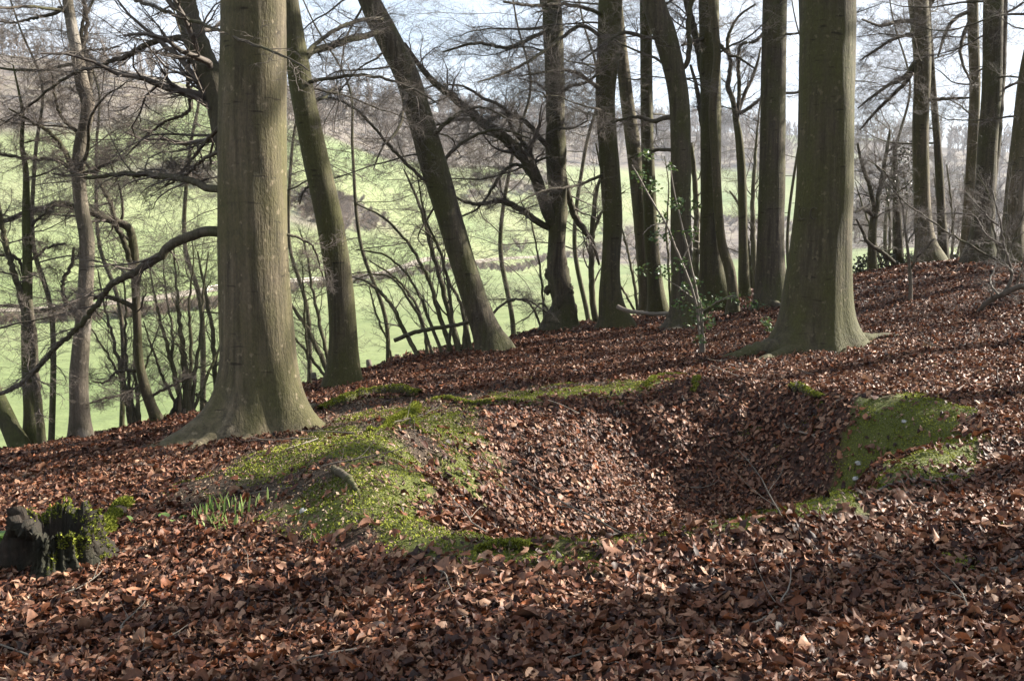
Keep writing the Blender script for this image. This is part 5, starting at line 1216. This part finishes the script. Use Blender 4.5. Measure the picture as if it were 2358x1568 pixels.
stone('small pale flint half hidden in the right mossy bank', 2082, 975, .026, 4)
stone('whitish flint at the back right of the hollow', 1836, 958, .025, 5)
stone('bluish flint beside the green shoots', 512, 1224, .022, 6)

# ------------------------------------------------------------------ rotten stump
sc_ = G(132, 1306)
t = thing('tree_stump', 'dark hollow rotten stump with ragged mossy top, left foreground', 'stump', sc_)
g = np.random.default_rng(61); m = Mesh(); mt = Mesh(); NS = 150; RR = .215; HT = .29
th = np.arange(NS) * 2 * math.pi / NS; deg = np.degrees(th)
def ring_noise(f, sd): return vnoise(np.cos(th) * f + 9, np.sin(th) * f + sd * 3.7, sd)
slab = np.round(ring_noise(5.5, 4) * 5) / 5
top = HT * (.66 + .34 * slab + .30 * ring_noise(20, 6))
top *= 1 - .38 * np.exp(-((((deg - 330) + 180) % 360 - 180) / 38) ** 2) - .14 * np.exp(-((deg - 285) / 18) ** 2)
cav = np.exp(-((deg - 238) / 22.) ** 4); slit = np.exp(-((deg - 297) / 5.) ** 2) + np.exp(-((deg - 325) / 6.) ** 2) + np.exp(-((deg - 200) / 5.) ** 2)
rings = []
hs_ = np.linspace(-.12, 1, 22)
for k, hh in enumerate(hs_):
    z = np.where(hh < 0, hh, hh * top); f = max(hh, 0)
    fl = .55 * (1 - f) ** 2.6 * (1 + .9 * np.exp(-((deg - 196) / 24.) ** 2) + .5 * np.exp(-(((deg - 350 + 180) % 360 - 180) / 25.) ** 2))
    r = RR * (1 + fl) * (1 + .16 * (ring_noise(6.5, 11) - .5) + .26 * (vnoise(np.cos(th) * 22 + f * .8, np.sin(th) * 22, 12) - .5)) + .008 * g.normal(size=NS)
    inside = smooth(.02, .12, np.array(f)) * smooth(.86, .70, np.array(f) + .1 * (slab - .5))
    r = r * (1 - .62 * cav * inside) * (1 - .22 * np.clip(slit, 0, 1) * smooth(.05, .4, np.array(f)))
    rings.append(np.stack([r * np.cos(th), r * np.sin(th), z], -1))
for rr_, dz in ((.80, -.01), (.66, -.05), (.55, -.18), (.40, -.24), (.05, -.25)):
    r = RR * rr_ * (1 + .15 * (ring_noise(7, 21) - .5)) * np.where((cav > .5) & (rr_ > .6), .75, 1); z = np.maximum(top + dz + .02 * g.normal(size=NS) * (dz > -.1), .03)
    rings.append(np.stack([r * np.cos(th), r * np.sin(th), z], -1))
rg = np.array(rings); nr_ = len(rg); v = rg.reshape(-1, 3) + sc_
idx = np.arange(nr_ * NS).reshape(nr_, NS); a, b = idx[:-1], idx[1:]
m.add(v, np.stack([a, np.roll(a, -1, 1), np.roll(b, -1, 1), b], -1).reshape(-1, 4))
def stump_moss(n, k0, k1, cond, size):
    k = g.integers(k0, k1, n); i = g.integers(0, NS, n); f = g.random((n, 1)); e = g.random((n, 1)); i2 = (i + 1) % NS
    p_ = (rg[k, i] * (1 - e) + rg[k, i2] * e) * (1 - f) + (rg[k + 1, i] * (1 - e) + rg[k + 1, i2] * e) * f
    nr = norm(rg[k, i] * np.array([1, 1, 0])) + np.array([0, 0, .5])
    kk = cond(deg[i], p_); tuft_mesh(mt, p_[kk] + sc_, g, size, nr[kk])
stump_moss(5000, 20, 23, lambda d, p: (d < 170) | (d > 300), .010)
stump_moss(10000, 4, 21, lambda d, p: ((d > 285) | (d < 40)) & (vnoise(d * .09, p[:, 2] * 16, 5) > .62), .010)
m.build('shell', M_ROT, t); mt.build('moss', M_MOSS, t)
for k, rows in enumerate([[(225, 1262, 30), (245, 1235, 36), (262, 1205, 36), (285, 1178, 40), (308, 1166, 22)], [(70, 1262, 60), (40, 1290, 46), (5, 1318, 30), (-30, 1335, 14)]]):
    a = np.array([np.r_[G(px, py), w] for px, py, w in rows]); a[:, 3] = a[:, 3] * a[:, 1] / FPX / 2
    o_ = spline(a, 22); o_[:, 2] = zg(o_[:, 0], o_[:, 1]) + o_[:, 3] * .5
    v, q = tubes(o_[None, :, :3], o_[None, :, 3], 10); rt = obj('root', v, [q], M_ROT, t)
    if k == 0:
        p_, nr = moss_on(o_[:, :3], o_[:, 3], g, 9000, 1.3, .016); mm_ = Mesh(); kk = vnoise(p_[:, 0] * 9, p_[:, 1] * 9, 4) > .25; tuft_mesh(mm_, p_[kk], g, .016, nr[kk]); mm_.build('root_moss', M_MOSS, t)

# ------------------------------------------------------------------ green shoots and leaves
def blades(label, px, py, n, seed, h=.095):
    g = np.random.default_rng(seed); c = G(px, py); m = Mesh()
    for k in range(n):
        b = c + np.array([g.normal(0, .035), g.normal(0, .04), 0]); b[2] = zg1(b[0], b[1]) - .005
        hh = h * g.uniform(.6, 1.25); az = g.random() * 6.28; ln = g.uniform(.05, .35); w = .0062 * g.uniform(.8, 1.4)
        tt = np.linspace(0, 1, 6); cen = b + np.stack([np.cos(az) * ln * hh * tt ** 2, np.sin(az) * ln * hh * tt ** 2, hh * tt], -1)
        sd = np.array([-math.sin(az + .5), math.cos(az + .5), 0]); ww = (w * np.array([.8, 1, 1, .95, .75, .15]))[:, None]
        v = np.stack([cen - sd * ww, cen + np.array([math.cos(az), math.sin(az), 0]) * .002, cen + sd * ww], 1).reshape(-1, 3)
        idx = np.arange(18).reshape(6, 3); q = np.stack([idx[:-1, :-1], idx[:-1, 1:], idx[1:, 1:], idx[1:, :-1]], -1).reshape(-1, 4)
        m.add(v, q, np.full(18, g.random()))
    o = m.build('bulb_shoots', M_GREEN, loc=tuple(c)); props(o, label, 'shoots')
for k, (px, py, n, lab) in enumerate([(462, 1200, 11, 'fresh green bulb shoots, leftmost upright bunch near the stump'), (500, 1212, 11, 'fresh green bulb shoots in the middle of the patch, lowest bunch'), (492, 1182, 8, 'fresh green bulb shoots, middle bunch of the patch'),
                                      (524, 1176, 12, 'fresh green bulb shoots, tall bunch at the top of the patch'), (547, 1186, 7, 'fresh green bulb shoots, rightmost bunch of the main patch'), (528, 1222, 9, 'fresh green bulb shoots at the lower right of the patch'),
                                      (470, 1226, 6, 'fresh green bulb shoots at the lower left of the patch'), (600, 1158, 2, 'lone pair of green blades on the mound away from the patch'), (618, 1172, 2, 'second pair of green blades on the mound, lower right')]):
    blades(lab, px, py, n, 700 + k)
def leaf_tuft(label, px, py, n, L, seed, mat_=None):
    g = np.random.default_rng(seed); c = G(px, py); m = Mesh()
    for k in range(n):
        az = g.random() * 6.28; el = g.uniform(.5, 1.2); w = L * g.uniform(.24, .34); d = np.array([math.cos(az) * math.cos(el), math.sin(az) * math.cos(el), math.sin(el)])
        s_ = np.array([-math.sin(az), math.cos(az), 0]); b = c + g.normal(0, .022, 3) * np.array([1, 1, 0]); b[2] = zg1(b[0], b[1]); LL = L * g.uniform(.7, 1.15)
        tt = np.linspace(0, 1, 7); cen = b + d * LL * tt[:, None] - np.array([0, 0, 1.]) * (.35 * LL * tt ** 2.2)[:, None]
        ww = (w * np.array([.08, .10, .7, 1, .85, .5, .04]))[:, None]; up = np.cross(s_, d) * -1
        v = np.stack([cen - s_ * ww + up * ww * .25, cen, cen + s_ * ww + up * ww * .25], 1).reshape(-1, 3)
        idx = np.arange(21).reshape(7, 3); q = np.stack([idx[:-1, :-1], idx[:-1, 1:], idx[1:, 1:], idx[1:, :-1]], -1).reshape(-1, 4)
        m.add(v, q, np.full(21, g.random() * .7))
    o = m.build('green_leaves', mat_ or M_GREEN, loc=tuple(c)); props(o, label, 'plant')
leaf_tuft('single broad green leaf just right of the stump', 318, 1216, 2, .11, 1); leaf_tuft('curved bright green leaf between the stump and the shoots', 380, 1204, 2, .12, 2)
leaf_tuft('small arched green leaf left of the shoots', 412, 1200, 2, .10, 3); leaf_tuft('lone bluish green leaf on the litter below the mound', 945, 1352, 2, .085, 4, M_HOLLY)
leaf_tuft('clump of glossy green leaves left of the stump', 28, 1258, 9, .17, 5); leaf_tuft('green seedling leaves sprouting on the back of the stump', 92, 1180, 4, .09, 6)
leaf_tuft('small green leaf on the litter above the mossy root', 1078, 918, 2, .10, 7, M_HOLLY)

# ------------------------------------------------------------------ fence posts along the wood edge
for k, (px, py, h, ln, lab) in enumerate([(914, 838, 22, 0, 'short weathered post below the bank between slim beech and leaning tree'), (858, 846, 18, -10, 'tilted weathered post left of the short one below the bank'),
                                          (722, 884, 26, 0, 'weathered post right of the great beech, half hidden by stems'), (478, 950, 24, 2, 'weathered post at the left side of the great beech')]):
    Y = [17.6, 17.2, 15.3, 13.9][k]
    p0 = P(px, py + 12, Y); p1 = P(px + ln, py - h, Y); r = .05
    pl = np.linspace(p0 - np.array([0, 0, .3]), p1, 8)[None]; v, q = tubes(pl, np.array([[r, r, r, r, r, r, r * .97, r * .75]]), 8)
    idx = np.arange(56, 64)[None]; o = obj('fence_post', v, [q, idx], M_POST, loc=tuple(p0)); props(o, lab, 'post')
# rotten snag on the bank edge
p0 = P(402, 955, 12.9); m = Mesh(); pl, rd = px_path([(400, 975, 26), (404, 950, 24), (410, 925, 16), (414, 905, 5)], 12.9, 12.9, 14, wob=.01, seed=3); v, q = tubes(pl[None], rd[None], 9); m.add(v, q)
pl, rd = px_path([(398, 965, 20), (418, 955, 18), (424, 940, 8)], 12.9, 13.0, 12, seed=4); v, q = tubes(pl[None], rd[None], 9); m.add(v, q)
o = m.build('broken_snag', M_ROT, loc=tuple(p0)); props(o, 'dark jagged broken snag on the bank edge left of the great beech', 'snag')

# ------------------------------------------------------------------ haze in the valley air
mh_ = bpy.data.materials.new('haze'); mh_.use_nodes = True; nt = mh_.node_tree; nt.nodes.clear()
pv_ = nt.nodes.new('ShaderNodeVolumePrincipled'); pv_.inputs['Color'].default_value = (.80, .88, 1.0, 1); pv_.inputs['Density'].default_value = .00020; pv_.inputs['Anisotropy'].default_value = .2
nt.links.new(pv_.outputs[0], nt.nodes.new('ShaderNodeOutputMaterial').inputs['Volume'])
bx = np.array([[x, y, z] for z in (-60, 130) for x, y in ((-1700, -700), (1800, -700), (1800, 2400), (-1700, 2400))], float)
o = obj('haze', bx, [[[3, 2, 1, 0], [4, 5, 6, 7], [0, 1, 5, 4], [1, 2, 6, 5], [2, 3, 7, 6], [3, 0, 4, 7]]], mh_, sm=False); props(o, 'faint pale haze in the air over the valley', 'haze', kind='stuff')
